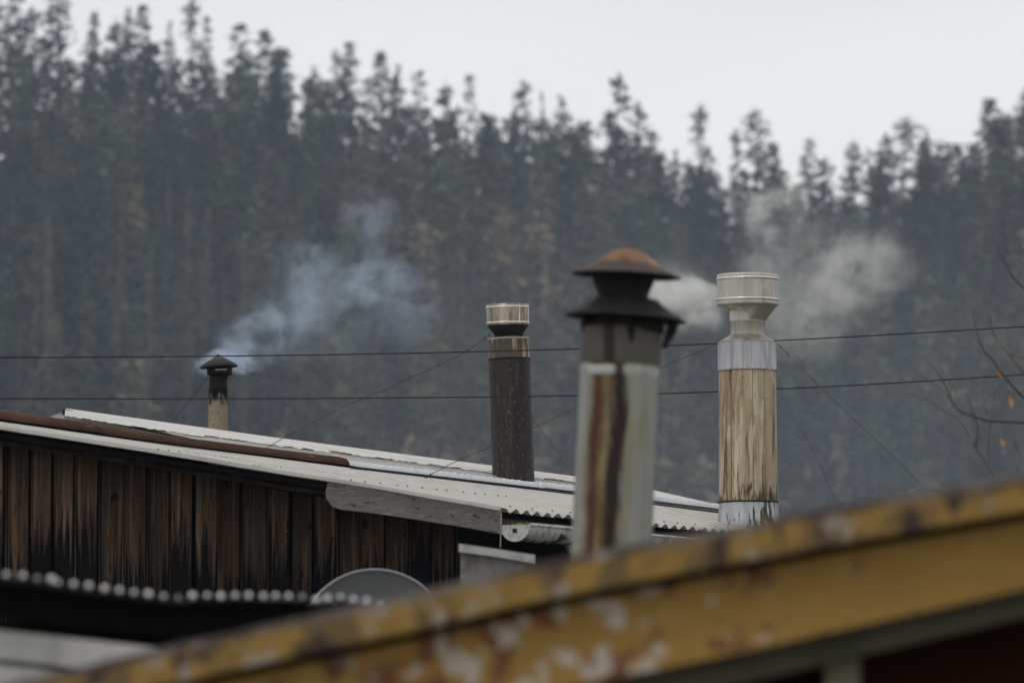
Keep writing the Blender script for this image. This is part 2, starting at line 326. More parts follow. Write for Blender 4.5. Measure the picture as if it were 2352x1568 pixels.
M['bark_dark'] = mat('dark bark', (.075, .062, .056), [dict(s=(60, 60, 20), lo=.5, hi=.7, c=(.10, .08, .075))], rough=.9)
M['leaf_orange'] = mat('orange dead leaf', (.55, .28, .05), [dict(s=(30, 30, 30), lo=.5, hi=.7, c=(.42, .18, .04))], rough=.7)
M['grass'] = mat('rough dark grass', (.05, .06, .03), [dict(s=(.2, .2, .2), lo=.45, hi=.65, c=(.08, .07, .04))], rough=.95)
M['hillsoil'] = mat('forest floor', (.035, .035, .025), [dict(s=(.1, .1, .1), lo=.45, hi=.65, c=(.06, .05, .035))], rough=.95)
def leaf_mat(name, c, isl=.25):
    m = mat(name, c, rough=.9, island=isl, spec=.1); g = NT(m); b = g.n['Principled BSDF']
    src = b.inputs['Base Color'].links[0].from_socket; at = g.new('ShaderNodeAttribute', attribute_name='tint')
    h = g.new('ShaderNodeHueSaturation'); g.link(at.outputs['Fac'], h.inputs['Value']); g.link(src, h.inputs['Color']); g.link(h.outputs[0], b.inputs['Base Color'])
    return m
LEAF = {'pine': leaf_mat('dark pine needles', (.016, .021, .018)), 'gum': leaf_mat('olive gum leaves', (.060, .066, .036)),
        'brown': leaf_mat('brownish foliage', (.092, .074, .050)), 'pale': leaf_mat('pale olive foliage', (.13, .12, .08)),
        'deep': leaf_mat('deep green needles', (.026, .038, .028))}
M['trunk'] = mat('forest trunk', (.14, .115, .10), rough=.95)

# ------------------------------------------------------------------ ground, hill
v, f = [], []
G = 1600
add('ground', [(-G, -400, -4.2), (G, -400, -4.2), (G, 270, -4.2), (-G, 270, -4.2)], [(0, 1, 2, 3)], M['grass'], kind='structure')
CANOPY = [(-900, -60), (-400, 0), (0, 60), (160, 140), (350, 110), (400, 150), (520, 140), (600, 120), (700, 190), (770, 180), (900, 200), (1000, 265), (1100, 290),
          (1250, 285), (1300, 310), (1400, 290), (1500, 330), (1550, 370), (1680, 400), (1800, 385), (1900, 400), (2000, 345), (2120, 330),
          (2180, 340), (2230, 290), (2352, 260), (2700, 180), (3200, 60)]
RIDGE_D, FOOT_D = 430.0, 255.0
TREE_H = 15.0
def ridge_z(X):
    px = CX + X / RIDGE_D * FPX
    return P(CX, poly_y(CANOPY, max(-900, min(3200, px))), RIDGE_D).z - TREE_H
def hill_z(X, Y):
    t = (Y - FOOT_D) / (RIDGE_D - FOOT_D)
    n = 1.6 * math.sin(X * .11 + 1) + 1.3 * math.sin(Y * .13 + X * .05)
    if t <= 1:
        t = max(t, 0); k = t * t * (3 - 2 * t) * .35 + t * .65
        return lerp(-4.2, ridge_z(X), k) + n * min(1, t * 3) * min(1, (1 - t) * 4)
    return ridge_z(X) - (Y - RIDGE_D) * .35
xs = np.linspace(-420, 420, 106); ys = np.concatenate([np.linspace(250, 430, 31), np.linspace(445, 560, 7)])
v = [(x, y, hill_z(x, y) if y > 250 else -4.4) for y in ys for x in xs]
nx = len(xs)
f = [(j * nx + i, j * nx + i + 1, (j + 1) * nx + i + 1, (j + 1) * nx + i) for j in range(len(ys) - 1) for i in range(nx - 1)]
add('hill', v, f, M['hillsoil'], smooth=True, kind='structure')

# ------------------------------------------------------------------ trees
def crown_points(kind, h, n, r):
    """leaf clump centres for a tree of height h (base at 0), crown radius ~1 before scaling"""
    pts = []
    if kind == 'pine':
        R = r.uniform(2.0, 2.7); ph = r.uniform(0, 6.28)
        for _ in range(n):
            t = r.uniform(0, 1) ** .85; a = r.uniform(0, 6.28)
            rad = R * 1.1 * (1 - t) ** .9 * (.75 + .25 * math.sin(t * 42 + ph)) * (1 + .28 * math.sin(3 * a + t * 9 + ph)) + .12
            q = rad * r.uniform(.35, 1) ** .5; z = h * (.18 + .82 * t) - q * .18
            pts.append((q * math.cos(a), q * math.sin(a), z))
    elif kind == 'column':
        R = r.uniform(1.3, 1.8); ph = r.uniform(0, 6.28)
        for _ in range(n):
            t = r.uniform(0, 1); a = r.uniform(0, 6.28)
            rad = R * min(1, (1 - t) * 2.0 + .06) ** .8 * (.7 + .3 * math.sin(t * 15 + ph) * (1 - t)) * (1 + .25 * math.sin(2 * a + t * 12))
            q = rad * r.uniform(.2, 1) ** .5
            pts.append((q * math.cos(a), q * math.sin(a), h * (.2 + .8 * t)))
    else:   # gum: several lobes with gaps
        nl = int(r.integers(10, 15)); lobes = []
        for i in range(nl):
            t = (i + .5) / nl; s = (1.0 - .55 * t) * r.uniform(.7, 1.15)
            a = r.uniform(0, 6.28); o = r.uniform(.3, 1.5) * (1 - t * .7)
            lobes.append((o * math.cos(a), o * math.sin(a), h * (.40 + .57 * t), 1.25 * s, .95 * s))
        lobes.append((0, 0, h * .965, .32, .75)); lobes.append((r.uniform(-.4, .4), 0, h * .90, .62, .8))
        for _ in range(n):
            L = lobes[int(r.integers(0, len(lobes)))]; d = r.normal(size=3); d /= np.linalg.norm(d); q = r.uniform(.3, 1) ** .5
            pts.append((L[0] + d[0] * L[3] * q, L[1] + d[1] * L[3] * q, L[2] + d[2] * L[4] * q))
    return np.array(pts)
def clumps(c, per, spread, r):
    """each centre grows into a tuft of leaves with one tint of its own"""
    n = len(c); k = np.repeat(c, per, axis=0) + r.normal(size=(n * per, 3)) * spread * np.array([1, 1, .7])
    return k, np.repeat(r.uniform(.6, 1.45, n), per)
def leaf_mesh(c, size, r):
    """one ragged quad per centre"""
    n = len(c); a = r.normal(size=(n, 3)); a[:, 2] *= .6; a /= np.linalg.norm(a, axis=1)[:, None]
    b = r.normal(size=(n, 3)); b -= (b * a).sum(1)[:, None] * a; b /= np.linalg.norm(b, axis=1)[:, None]
    s = r.uniform(.6, 1.3, (n, 1)) * size * (np.clip(1.25 - .045 * c[:, 2:3], .5, 1.2) if size > .1 else 1); t = s * r.uniform(.4, .8, (n, 1))
    v = np.stack([c - a * s, c - b * t * .8, c + a * s * .9, c + b * t], 1).reshape(-1, 3)
    f = np.arange(4 * n).reshape(-1, 4)
    return v, f
def np_mesh(name, v, f, m, tint=None):
    me = bpy.data.meshes.new(name); n = len(f)
    me.vertices.add(len(v)); me.vertices.foreach_set('co', np.asarray(v, dtype=np.float32).ravel())
    me.loops.add(4 * n); me.loops.foreach_set('vertex_index', np.asarray(f, dtype=np.int32).ravel())
    me.polygons.add(n); me.polygons.foreach_set('loop_start', np.arange(0, 4 * n, 4, dtype=np.int32)); me.polygons.foreach_set('loop_total', np.full(n, 4, dtype=np.int32))
    me.materials.append(m); me.update(calc_edges=True); me.validate()
    if tint is not None:
        at = me.attributes.new('tint', 'FLOAT', 'FACE'); at.data.foreach_set('value', np.asarray(tint, dtype=np.float32))
    return me
def trunk_geo(h, r0, r):
    pts = [(0, 0, -.8)] + [(r.normal() * .12, r.normal() * .12, h * t) for t in (.3, .6, .92)]
    return tube(pts, [r0 * 1.2, r0 * .85, r0 * .5, r0 * .12], 5)
# tree kinds: unit height 16 m, several variants, as (crown mesh, trunk mesh)
KINDS = {}
for kind, n in (('pine', 210), ('gum', 150), ('column', 130)):
    KINDS[kind] = []
    for i in range(4):
        r = np.random.default_rng(100 + i + len(kind) * 7)
        c, tn = clumps(crown_points(kind, 16, n, r), 6, .17, r); KINDS[kind].append((leaf_mesh(c, .27, r), trunk_geo(15, .22, r), tn))
# the wood itself: one mass of about 1300 trees, joined per foliage colour into one object with four materials
def build_forest():
    r = np.random.default_rng(5); V, F, MI, TN = [], [], [], []; off = 0
    mats = [LEAF['pine'], LEAF['gum'], LEAF['brown'], LEAF['pale'], M['trunk'], LEAF['deep']]
    low = {}
    for kind in ('pine', 'gum', 'column'):
        low[kind] = []
        for i in range(4):
            q = np.random.default_rng(300 + i + len(kind)); c, tn = clumps(crown_points(kind, 16, 64 if kind != 'column' else 48, q), 6, .30, q)
            low[kind].append((leaf_mesh(c, .50, q), trunk_geo(15, .22, q), tn))
    Y = FOOT_D - 6.0
    while Y < RIDGE_D + 6:
        X = -88.0 + r.uniform(0, 4)
        while X < 88:
            x, y = X + r.normal() * 1.0, Y + r.normal() * 1.4
            patch = math.sin(x * .09 + 2) + math.sin(y * .07 + x * .045 + 1) + r.normal() * .8
            kind = 'pine' if patch < -.2 else ('gum' if r.random() < .7 else 'column')
            ci = 0 if kind == 'pine' else (2 if patch > 1.1 else 1)
            if r.random() < .05: ci = 3; kind = 'column'
            if kind == 'pine' and r.random() < .45: ci = 5
            elif kind == 'pine' and r.random() < .15: ci = 2
            big = 1 + .55 * math.sin(x * .13 + y * .09 + 2) * math.sin(y * .11 - x * .06 + .7)
            tb = r.uniform(.35, 1.9) * big if ci != 3 else r.uniform(.5, .9)
            (lv, lf), (tv, tf), tn = low[kind][int(r.integers(0, 4))]
            s = r.uniform(.72, 1.08); near_top = y > RIDGE_D - 14
            if near_top: s = r.uniform(.82, 1.06)
            wq = r.uniform(1.0, 1.65); z = hill_z(x, y); a = r.uniform(0, 6.28); ca, sa = math.cos(a), math.sin(a)
            for vv, ff, mi in ((lv, lf, ci), (np.array([tuple(p) for p in tv]), np.array([q for q in tf if len(q) == 4]), 4)):
                w_ = vv * np.array([s * wq, s * wq, s]); w2 = np.empty_like(w_)
                w2[:, 0] = w_[:, 0] * ca - w_[:, 1] * sa + x; w2[:, 1] = w_[:, 0] * sa + w_[:, 1] * ca + y; w2[:, 2] = w_[:, 2] + z
                V.append(w2); F.append(ff + off); MI.append(np.full(len(ff), mi, dtype=np.int32)); off += len(vv)
                TN.append(tn * tb if mi != 4 else np.ones(len(ff)))
            X += r.uniform(2.6, 4.6)
        Y += r.uniform(5.0, 8.2)
    for _ in range(330):      # undergrowth and young trees closing the ridge under the crowns
        x, y = r.uniform(-88, 88), RIDGE_D + r.uniform(-9, 5); (lv, lf), _t, tn = low['pine' if r.random() < .6 else 'gum'][int(r.integers(0, 4))]
        s = r.uniform(.42, .68); w_ = lv * np.array([s * 2.0, s * 2.0, s]); w_[:, 2] -= s * 4.0; w_ += np.array([x, y, hill_z(x, y)])
        V.append(w_); F.append(lf + off); MI.append(np.full(len(lf), 0 if r.random() < .5 else 1, dtype=np.int32)); off += len(lv); TN.append(tn * r.uniform(.4, 1.5))
    V = np.concatenate(V); F = np.concatenate(F); MI = np.concatenate(MI)
    me = np_mesh('forest', V, F, mats[0], np.concatenate(TN))
    for m_ in mats[1:]: me.materials.append(m_)
    me.polygons.foreach_set('material_index', MI)
    o = bpy.data.objects.new('forest', me); COL.objects.link(o)
    tag(o, 'dense dark wood of conifers and gum trees covering the misty hillside', 'forest', None, 'stuff')
build_forest()
TREE_MESH = {}
def tree(name, px, top, kind, leaf, width, label, d=RIDGE_D, var=0, bottom=None, group=None):
    X = P(px, 500, d).x; z0 = hill_z(X, d) - .3; zt = P(px, top, d).z; h = max(zt - z0, 6)
    key = (kind, leaf, var)
    if key not in TREE_MESH:
        (lv, lf), (tv, tf), tn = KINDS[kind][var]
        tm = bpy.data.meshes.new('trunk'); tm.from_pydata([tuple(q) for q in tv], [], tf); tm.materials.append(M['trunk'])
        TREE_MESH[key] = (np_mesh('crown', lv, lf, LEAF[leaf], tn), tm)
    cm, tm = TREE_MESH[key]
    t = bpy.data.objects.new(name, None); COL.objects.link(t); t.location = (X, d, z0); t.scale = (width, width, h / 16.3); t.rotation_euler = (0, 0, px * .37)
    tag(t, label, 'tree', group)
    for nm, me in (('crown', cm), ('trunk', tm)):
        o = bpy.data.objects.new(nm, me); COL.objects.link(o); o.parent = t
SKY = [  # px, top, kind, leaf, width, var, label
 (15, -60, 'pine', 'pine', 1.5, 0, 'big dark pine cut by the upper left corner of the photo'),
 (70, 10, 'gum', 'pine', 1.0, 1, 'loose tree with sky gaps between the two biggest dark pines at far left'),
 (125, -55, 'pine', 'pine', 1.35, 1, 'tall dense dark pine rising out of frame beside the bright sky notch'),
 (212, 22, 'pine', 'gum', .8, 2, 'short conifer tip right of the first sky notch'),
 (262, 40, 'gum', 'gum', .9, 0, 'low ragged crown between two conifer tips at upper left'),
 (290, 12, 'pine', 'pine', .8, 3, 'left one of a close pair of sharp conifer tips'),
 (322, 8, 'pine', 'pine', 1.05, 0, 'right one of a close pair of sharp conifer tips, tall and steep sided'),
 (385, 45, 'column', 'pine', .7, 0, 'small dark spire left of the tallest loose gum tree'),
 (440, -10, 'gum', 'gum', .85, 2, 'tallest loose gum tree touching the top edge of the photo'),
 (472, 30, 'column', 'pine', .75, 1, 'narrow dark spire leaning on the tallest loose gum tree'),
 (548, 40, 'column', 'pine', 1.2, 2, 'thick dark column shaped tree standing alone between two sky notches'),
 (606, 62, 'pine', 'gum', 1.0, 1, 'olive green pointed conifer right of the thick dark column tree'),
 (650, 105, 'pine', 'pine', 1.15, 2, 'dark sloping shouldered conifer where the skyline drops'),
 (720, 145, 'pine', 'gum', .75, 3, 'small rounded crown in the dip before the twin peaks'),
 (768, 108, 'gum', 'pine', .7, 3, 'thin open crown with gaps beside a dense pointed conifer'),
 (800, 92, 'pine', 'pine', 1.05, 0, 'dense pointed conifer, higher of the twin peaks left of centre'),
 (872, 112, 'pine', 'pine', .95, 1, 'smooth cone shaped conifer, lower of the twin peaks left of centre'),
 (912, 138, 'column', 'pine', .6, 3, 'thin dark spire clinging to the cone shaped conifer'),
 (962, 155, 'column', 'pine', 1.05, 1, 'dark blunt column tree with a bright gap on its right'),
 (1025, 185, 'gum', 'gum', 1.0, 0, 'airy gum tree of small round tufts'),
 (1078, 155, 'column', 'pine', .75, 2, 'slim bottle shaped tree right of the airy tufted gum'),
 (1125, 258, 'gum', 'gum', .8, 1, 'low pale feathery crown in the central dip'),
 (1203, 180, 'gum', 'pine', .9, 3, 'tree with one small round tuft on a bare stem above a loose crown'),
 (1245, 200, 'column', 'pale', .35, 3, 'faint thin spire hardly darker than the sky'),
 (1292, 215, 'column', 'pine', 1.15, 0, 'dark bushy topped tree right of the faint thin spire'),
 (1335, 275, 'gum', 'gum', .75, 2, 'low lobed crown beneath the dark bushy topped tree'),
 (1420, 162, 'gum', 'pine', .95, 1, 'tall leaning tufted gum, the highest tree right of centre'),
 (1400, 245, 'gum', 'gum', .8, 0, 'side crown pushing left from the tall leaning tufted gum'),
 (1465, 228, 'gum', 'pine', .8, 3, 'thin crooked crown right of the tall leaning tufted gum'),
 (1500, 295, 'pine', 'pine', .9, 2, 'small dark shoulder tree going down to the low notch'),
 (1552, 338, 'column', 'pine', .55, 1, 'tiny dark round tree in the low notch'),
 (1612, 235, 'gum', 'pine', .85, 2, 'dark teardrop crown floating above a bare stem'),
 (1690, 290, 'gum', 'gum', .55, 1, 'wispy see-through crown between the teardrop crown and the broad cone'),
 (1742, 245, 'gum', 'gum', 1.25, 3, 'broad cone shaped gum above the steel chimney'),
 (1775, 320, 'pine', 'gum', 1.1, 1, 'right shoulder tree of the broad cone shaped gum'),
 (1860, 308, 'column', 'gum', 1.0, 3, 'rounded lone tree in the wide dip right of the broad cone'),
 (1962, 318, 'gum', 'gum', .85, 0, 'mushroom topped tree right of the lowest sky dip'),
 (2078, 265, 'gum', 'pine', 1.25, 2, 'domed dark crown made of two stepped lobes'),
 (2040, 300, 'gum', 'gum', .9, 1, 'lower round lobe tree leaning on the domed dark crown'),
 (2130, 290, 'pine', 'gum', .7, 3, 'spiky feathered tree right of the domed dark crown'),
 (2180, 325, 'pine', 'gum', .7, 0, 'small spiky tree in the last sky dip at right'),
 (2276, 220, 'pine', 'pine', 1.25, 1, 'tall dark pine near the right edge with stepped sides'),
 (2318, 265, 'pine', 'pine', .9, 2, 'short pine squeezed between the two tall right hand pines'),
 (2362, 195, 'pine', 'pine', 1.3, 3, 'tall dark pine cut by the right edge of the photo'),
]
for px, top, kind, leaf, wd, var, lab in SKY:
    tree('forest_tree', px, top, kind, leaf, wd * 1.5, lab, var=var)
SLOPE = [ # px, top, width, depth, label
 (278, 480, .55, 330, 'pale slender tree left of the bright pair on the dark slope'),
 (345, 545, .5, 322, 'thin pale tree just left of the bright slender pair'),
 (432, 420, .55, 335, 'taller of two pale slender trees side by side on the dark slope'),
 (478, 455, .5, 333, 'shorter of two pale slender trees side by side on the dark slope'),
 (562, 545, .45, 318, 'thin pale tree above the smoke of the small chimney'),
 (112, 470, .6, 328, 'brownish tall tree on the slope near the left edge'),
]
for px, top, wd, d, lab in SLOPE:
    tree('slender_tree', px, top, 'column', 'pale', wd, lab, d=d, var=px % 4)

# ------------------------------------------------------------------ timber house
FL = [(-120, 966), (0, 984), (300, 1030), (600, 1079), (860, 1120), (1160, 1172)]          # front roof edge, seen
def FD(x): return 14.6 + (x + 60) / 1220 * .4
house = thing('timber_house', (-1.0, 16.2, -4.2), 'old timber house with vertical brown boards and a pale corrugated roof sloping right', 'house')
F0 = P(-160, 959, 14.57); F1 = P(1160, 1172, 15.0); E2 = P(1740, 1228, 17.1)
BL = [(-160, 944), (0, 968), (400, 1022), (800, 1071), (1160, 1112), (1400, 1140), (1650, 1171), (1720, 1180)]
def BD(x): return 15.7 + x / 1720 * 2.3
def Bp(x, dy=0, dd=0): return P(x, poly_y(BL, x) + dy, BD(x) + dd)
ROWS = 34; uN = (F0 - F1).cross(E2 - F1).normalized()
if uN.z < 0: uN = -uN
# right-hand (down-slope) ends of the crest lines: along the eave, then up the hidden corner to the ridge cap
def eave_pt(s): return F1.lerp(E2, s / .86) if s <= .86 else E2.lerp(Bp(1730, 6), (s - .86) / .14)
left0, left1 = F0, Bp(-160, 6)
def roof_pt(s, t):
    """s 0 front edge .. 1 ridge cap, t 0 eave .. 1 left edge"""
    s2 = s
    a, b = eave_pt(s2), left0.lerp(left1, s2)
    p = a.lerp(b, t)
    # keep the front rows on the seen, slightly bent edge
    px = lerp(1160, -160, t); fp = P(px, poly_y(FL, px), FD(px)); q = F1.lerp(F0, t)
    bx = lerp(1730, -160, t); bp = Bp(bx, 5); bq = E2.lerp(E2, 0) if False else Bp(1730, 6).lerp(left1, t)
    return p + (fp - q) * (1 - s) ** 2 + (bp - bq) * s ** 2
PITCH = 26.5 / .86                                            # waves over the whole eave
def sheet(s0, s1, t0, t1, lift, nm=None, seed=0):
    rr = random.Random(seed); ns = int((s1 - s0) * PITCH * 8) + 2; ntt = 16
    top, bot = [], []
    for j in range(ntt + 1):
        t = lerp(t0, t1, j / ntt)
        for i in range(ns + 1):
            s = lerp(s0, s1, i / ns); w_ = math.cos(2 * math.pi * s * PITCH)
            amp = .0085 * (1 - .15 * t)
            p = roof_pt(s, t) + uN * (amp * w_ + lift + .0012 * math.sin(s * 40 + t * 9 + seed))
            top.append(p); bot.append(p - uN * .0018)
    n = ns + 1; N = len(top); f = []
    for j in range(ntt):
        for i in range(ns):
            a = j * n + i; f += [(a, a + 1, a + n + 1, a + n), (N + a, N + a + n, N + a + n + 1, N + a + 1)]
    for i in range(ns):
        f.append((i, N + i, N + i + 1, i + 1)); a = ntt * n + i; f.append((a, a + 1, N + a + 1, N + a))
    for j in range(ntt):
        a = j * n; f.append((a, a + n, N + a + n, N + a)); a = j * n + ns; f.append((a, N + a, N + a + n, a + n))
    add('roof_sheet', top + bot, f, M['galv'], house, smooth=False)
edges = [0, .22, .43, .64, .85, 1.0]
for i in range(5):
    sheet(edges[i], min(1, edges[i + 1] + .018), -.004 * (i % 2), .52, .001 + .0022 * (i % 2), seed=i)
    sheet(edges[i], min(1, edges[i + 1] + .018), .49, 1.0, .004 + .0022 * (i % 2), seed=i + 9)
# roofing nails on crests (tiny: joined)
parts = []
for s in [k / PITCH for k in range(2, 27, 2)]:
    for t in (.03, .30, .62):
        p = roof_pt(s, t + random.uniform(-.004, .004)) + uN * .011
        parts.append(lathe(p, uN, [(.0001, .005), (.003, .004), (.0048, 0)], 7))
o = add('roof_nail', *join(*parts), M['rust_cap'], house); tag(o, kind='stuff')
# ridge caps along the back edge
def cap_geo(x0, x1, rad, lift, n=40, thick=.002, dents=0.0, end_round=False, depth_scale=1.0):
    rr = random.Random(int(x0)); V, F = [], []; k = 14
    for i in range(n + 1):
        x = lerp(x0, x1, i / n); c = Bp(x, 0, .02); t = (Bp(x + 5) - Bp(x - 5)).normalized()
        sd_ = t.cross(Vector((0, 0, 1))).normalized(); up = sd_.cross(t).normalized()
        if up.z < 0: up = -up
        if sd_.y > 0: sd_ = -sd_
        R = rad
        if end_round:
            e = (x1 - x) / 26.0
            if e < 1: R = rad * max(.25, math.sqrt(max(0, 1 - (1 - e) ** 2)))
        R *= 1 + dents * math.sin(i * 1.9) * .4 + dents * rr.uniform(-.6, .6)
        for j in range(k + 1):
            q = math.pi * (-.04 + 1.08 * j / k); V.append(c + sd_ * (math.cos(q) * R * depth_scale) + up * (math.sin(q) * R + lift))
        # a flat apron lapping down on the front sheet
        V.append(c + sd_ * (R * depth_scale + .055) + up * (lift - .005))
    m_ = k + 2
    for i in range(n):
        for j in range(k):
            a = i * m_ + j; F.append((a, a + 1, a + m_ + 1, a + m_))
        a = i * m_; F.append((a + k + 1, a, a + m_, a + m_ + k + 1))
    F.append(tuple(range(k + 1))[::-1]); F.append(tuple(n * m_ + j for j in range(k + 1)))
    return V, F
add('ridge_cap', *cap_geo(-160, 216, .043, .004), M['rust_cap'], house, smooth=True, label='short rusty brown ridge cap at the left end')
add('ridge_cap', *cap_geo(206, 806, .038, .000, end_round=True), M['rust_cap'], house, smooth=True, label='long rusty brown ridge cap with a rounded end')
add('ridge_cap', *cap_geo(792, 1240, .026, .000, n=90, dents=.10), M['galv_cap'], house, smooth=True, label='ribbed silver ridge cap')
add('ridge_cap', *cap_geo(1232, 1730, .027, .003, n=90, dents=.10), M['galv_cap'], house, smooth=True, label='ribbed silver ridge cap')
# rusty torn apron at the end of the brown cap
tp = [P(x, poly_y(BL, x) + 8, BD(x) - .12) for x in range(560, 850, 12)]
bt = [P(x, poly_y(BL, x) + 14 + random.uniform(-2, 2) - max(0, (x - 760) * .06), BD(x) - .16) for x in range(560, 850, 12)]
add('rust_apron', *slab(tp, bt, .004), M['rust_cap'], house)
# upper roof behind the cap
RL = [(146, 940), (600, 1003), (1000, 1055), (1320, 1096), (1500, 1128), (1660, 1164)]
def RD(x): return 17.2 + (x - 146) / 1354 * 1.15
def Rp(x, dy=0, dd=0): return P(x, poly_y(RL, x) + dy, RD(x) + dd)
def up_pt(x, t):   # t 0 ridge, 1 lower edge behind the ridge cap
    a = Rp(x); lowx = x; b = Bp(lowx, 2, .10)
    return a.lerp(b, t)
upper = thing('upper_roof', Rp(800, 60), 'higher pale sheet roof behind the rusty ridge cap with a dented torn flashing', 'roof')
def rake_y(x): return lerp(946, 1016, (x - 148) / (480 - 148))
# roof sheets (each a panel, cut by the sloping left edge)
for k, (xa, xb) in enumerate([(150, 480), (480, 760), (760, 1040), (1040, 1320), (1320, 1655)]):
    top, bot = [], []
    for i in range(13):
        x = lerp(xa, xb, i / 12)
        top.append(Rp(x, 3))
        if x < 480: 
            tt = (rake_y(x) - poly_y(RL, x)) / max(1, (poly_y(BL, x) - poly_y(RL, x))); bot.append(up_pt(x, min(1, tt)))
        else: bot.append(up_pt(x, 1.0))
    off_ = uN * (.002 * (k % 2)); add('roof_sheet', *slab([p + off_ for p in top], [p + off_ for p in bot], .004, (0, .2, -1)), M['galv'], upper)
# low standing seams running down the panels
sm = []
for k in range(9):
    f0 = .30 + .07 * k
    pts = [up_pt(x, f0) + Vector((0, -.004, .003)) for x in range(int(200 + (f0 * 420)), 1600, 60)]
    sm.append(tube(pts, .0022, 5))
o = add('sheet_seam', *join(*sm), M['galv_pale'], upper, smooth=True)
# flashing: a bright folded strip below the ridge line with a torn, lifted lower edge
def flash(x0, x1, wid0, wid1, seed):
    rr = random.Random(seed); n = int((x1 - x0) / 7); top, bot = [], []; cur = 0; hold = 0
    for i in range(n + 1):
        x = lerp(x0, x1, i / n); wd = lerp(wid0, wid1, i / n)
        if hold <= 0:
            cur = rr.choice([0, 0, 0, .001, .002, .0045]); hold = rr.randint(2, 6)
        hold -= 1
        tt = min(.8, (wd + rr.uniform(-1.2, 1.2)) / max(8, poly_y(BL, x) - poly_y(RL, x)))
        top.append(Rp(x, -1, -.01) + Vector((0, 0, .003)))
        bot.append(up_pt(x, tt) + Vector((0, -.02, .003 + cur + rr.uniform(0, .002))))
    return slab(top, bot, .0015, (0, .2, -1))
for k, (a, b) in enumerate([(150, 470), (466, 760), (756, 1060), (1056, 1330), (1326, 1650)]):
    add('ridge_flashing', *flash(a, b, 17 - k * .5, 20 - k * 2.2, 40 + k), M['galv_pale'], upper)
# dark strips paint the shade under the torn lower edge of the flashing
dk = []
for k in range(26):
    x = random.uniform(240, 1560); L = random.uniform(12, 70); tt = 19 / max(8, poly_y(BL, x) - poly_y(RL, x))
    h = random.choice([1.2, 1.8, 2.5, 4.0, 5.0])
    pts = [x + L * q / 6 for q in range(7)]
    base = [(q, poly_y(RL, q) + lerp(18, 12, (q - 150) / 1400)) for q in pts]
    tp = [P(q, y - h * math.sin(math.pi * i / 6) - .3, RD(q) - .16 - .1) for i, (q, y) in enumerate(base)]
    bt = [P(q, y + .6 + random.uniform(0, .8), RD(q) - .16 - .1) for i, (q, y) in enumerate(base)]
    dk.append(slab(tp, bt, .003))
o = add('lap_shade', *join(*dk), M['hole_shade'], upper); tag(o, kind='stuff', label='painted shade under lifted tears along the flashing edge')
rp = [Rp(x, 0, .0) + Vector((0, 0, .002)) for x in range(150, 1655, 25)]
add('ridge_roll', *tube(rp, .0045, 8), M['galv_pale'], upper, smooth=True)
# black wedge painting the shaded hollow of the ridge end, and the gable cladding below it
a0 = Rp(146)
add('ridge_end', *slab([P(142, 950, 17.12), P(144, 942, 17.12), P(150, 938.5, 17.12), P(160, 941, 17.12), P(172, 944, 17.12)], [P(142.5, 952, 17.12), P(148, 948, 17.12), P(154, 947, 17.12), P(162, 947, 17.12), P(172, 949, 17.12)], .03), M['soot'], upper)
edge = [P(x, rake_y(x) + 1, 17.15 - (x - 148) / 332 * .45) for x in range(150, 500, 25)]
add('rake_edge', *tube(edge, .005, 6), M['soot'], upper)
add('gable_panel', *slab([P(150, 950, 17.16), P(320, 985, 16.95), P(500, 1024, 16.75)], [P(150, 1010, 17.16), P(320, 1040, 16.95), P(500, 1070, 16.75)], .02), M['galv_pale'], upper)
add('gable_panel', *slab([P(90, 968, 17.3), P(120, 958, 17.25), P(147.5, 949.5, 17.17)], [P(90, 1010, 17.3), P(120, 1010, 17.25), P(147.5, 1010, 17.17)], .02), M['galv_pale'], upper)
add('rake_edge', *tube([P(80, 971, 17.28), P(120, 957, 17.22), P(146, 947.5, 17.14)], .003, 6), M['galv_pale'], upper)
# wall boards
def WD(x): return 14.95 + x * .00035
def top_y(x): return poly_y(FL, x) + 30 + np.clip(x / 70, 0, 10)
x = -150; k = 0
while x < 1052:
    wd = 56 - (x * .0025) + random.uniform(-6, 6); gap = random.uniform(7, 11)
    x1 = min(x + wd - gap, 1050); d = WD(x) + random.uniform(-.006, .006)
    lean = random.uniform(-1.5, 1.5)
    tl, tr = P(x + lean, top_y(x), d), P(x1 + lean, top_y(x1), d)
    bl, br = P(x, 1560, d), P(x1, 1560, d)
    bl.z = br.z = -.2; m1 = tl.lerp(bl, .5); m2 = tr.lerp(br, .5)
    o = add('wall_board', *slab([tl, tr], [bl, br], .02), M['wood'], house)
    if random.random() < .7:    # thin cover strip left in the joint
        sx = x1 + gap * random.uniform(.3, .6); p0 = P(sx, top_y(sx), d + .012); p1 = P(sx + 2.2, top_y(sx), d + .012)
        q0 = P(sx, 1560, d + .012); q1 = P(sx + 2.2, 1560, d + .012); q0.z = q1.z = -.2
        add('joint_strip', *slab([p0, p1], [q0, q1], .01), M['strip'], house)
    x += wd; k += 1
# timber frame behind the boards, gable wall down to the ground
a, b = P(-160, 975, 15.1), P(1052, 1190, 15.45)
add('wall_lining', *slab([a, b], [Vector((a.x, a.y, -4.2)), Vector((b.x, b.y, -4.2))], .05), M['dark'], house)
# lower gable cladding under the boards
a2 = Vector((a.x, a.y - .1, -.21)); b2 = Vector((b.x, b.y - .1, -.21))
add('plinth_wall', *slab([a2, b2], [Vector((a2.x, a2.y, -4.2)), Vector((b2.x, b2.y, -4.2))], .05), M['dark'], house)
# side wall running back under the eave, far walls
c0 = b.copy(); c1 = Vector((b.x + 1.45, 18.0, b.z))
c1.z = c0.z = P(1160, 1205, 15.4).z
add('side_wall', *slab([c0, c1], [Vector((c0.x, c0.y, -4.2)), Vector((c1.x, c1.y, -4.2))], .06, (-.4, .9, 0)), M['dark'], house)
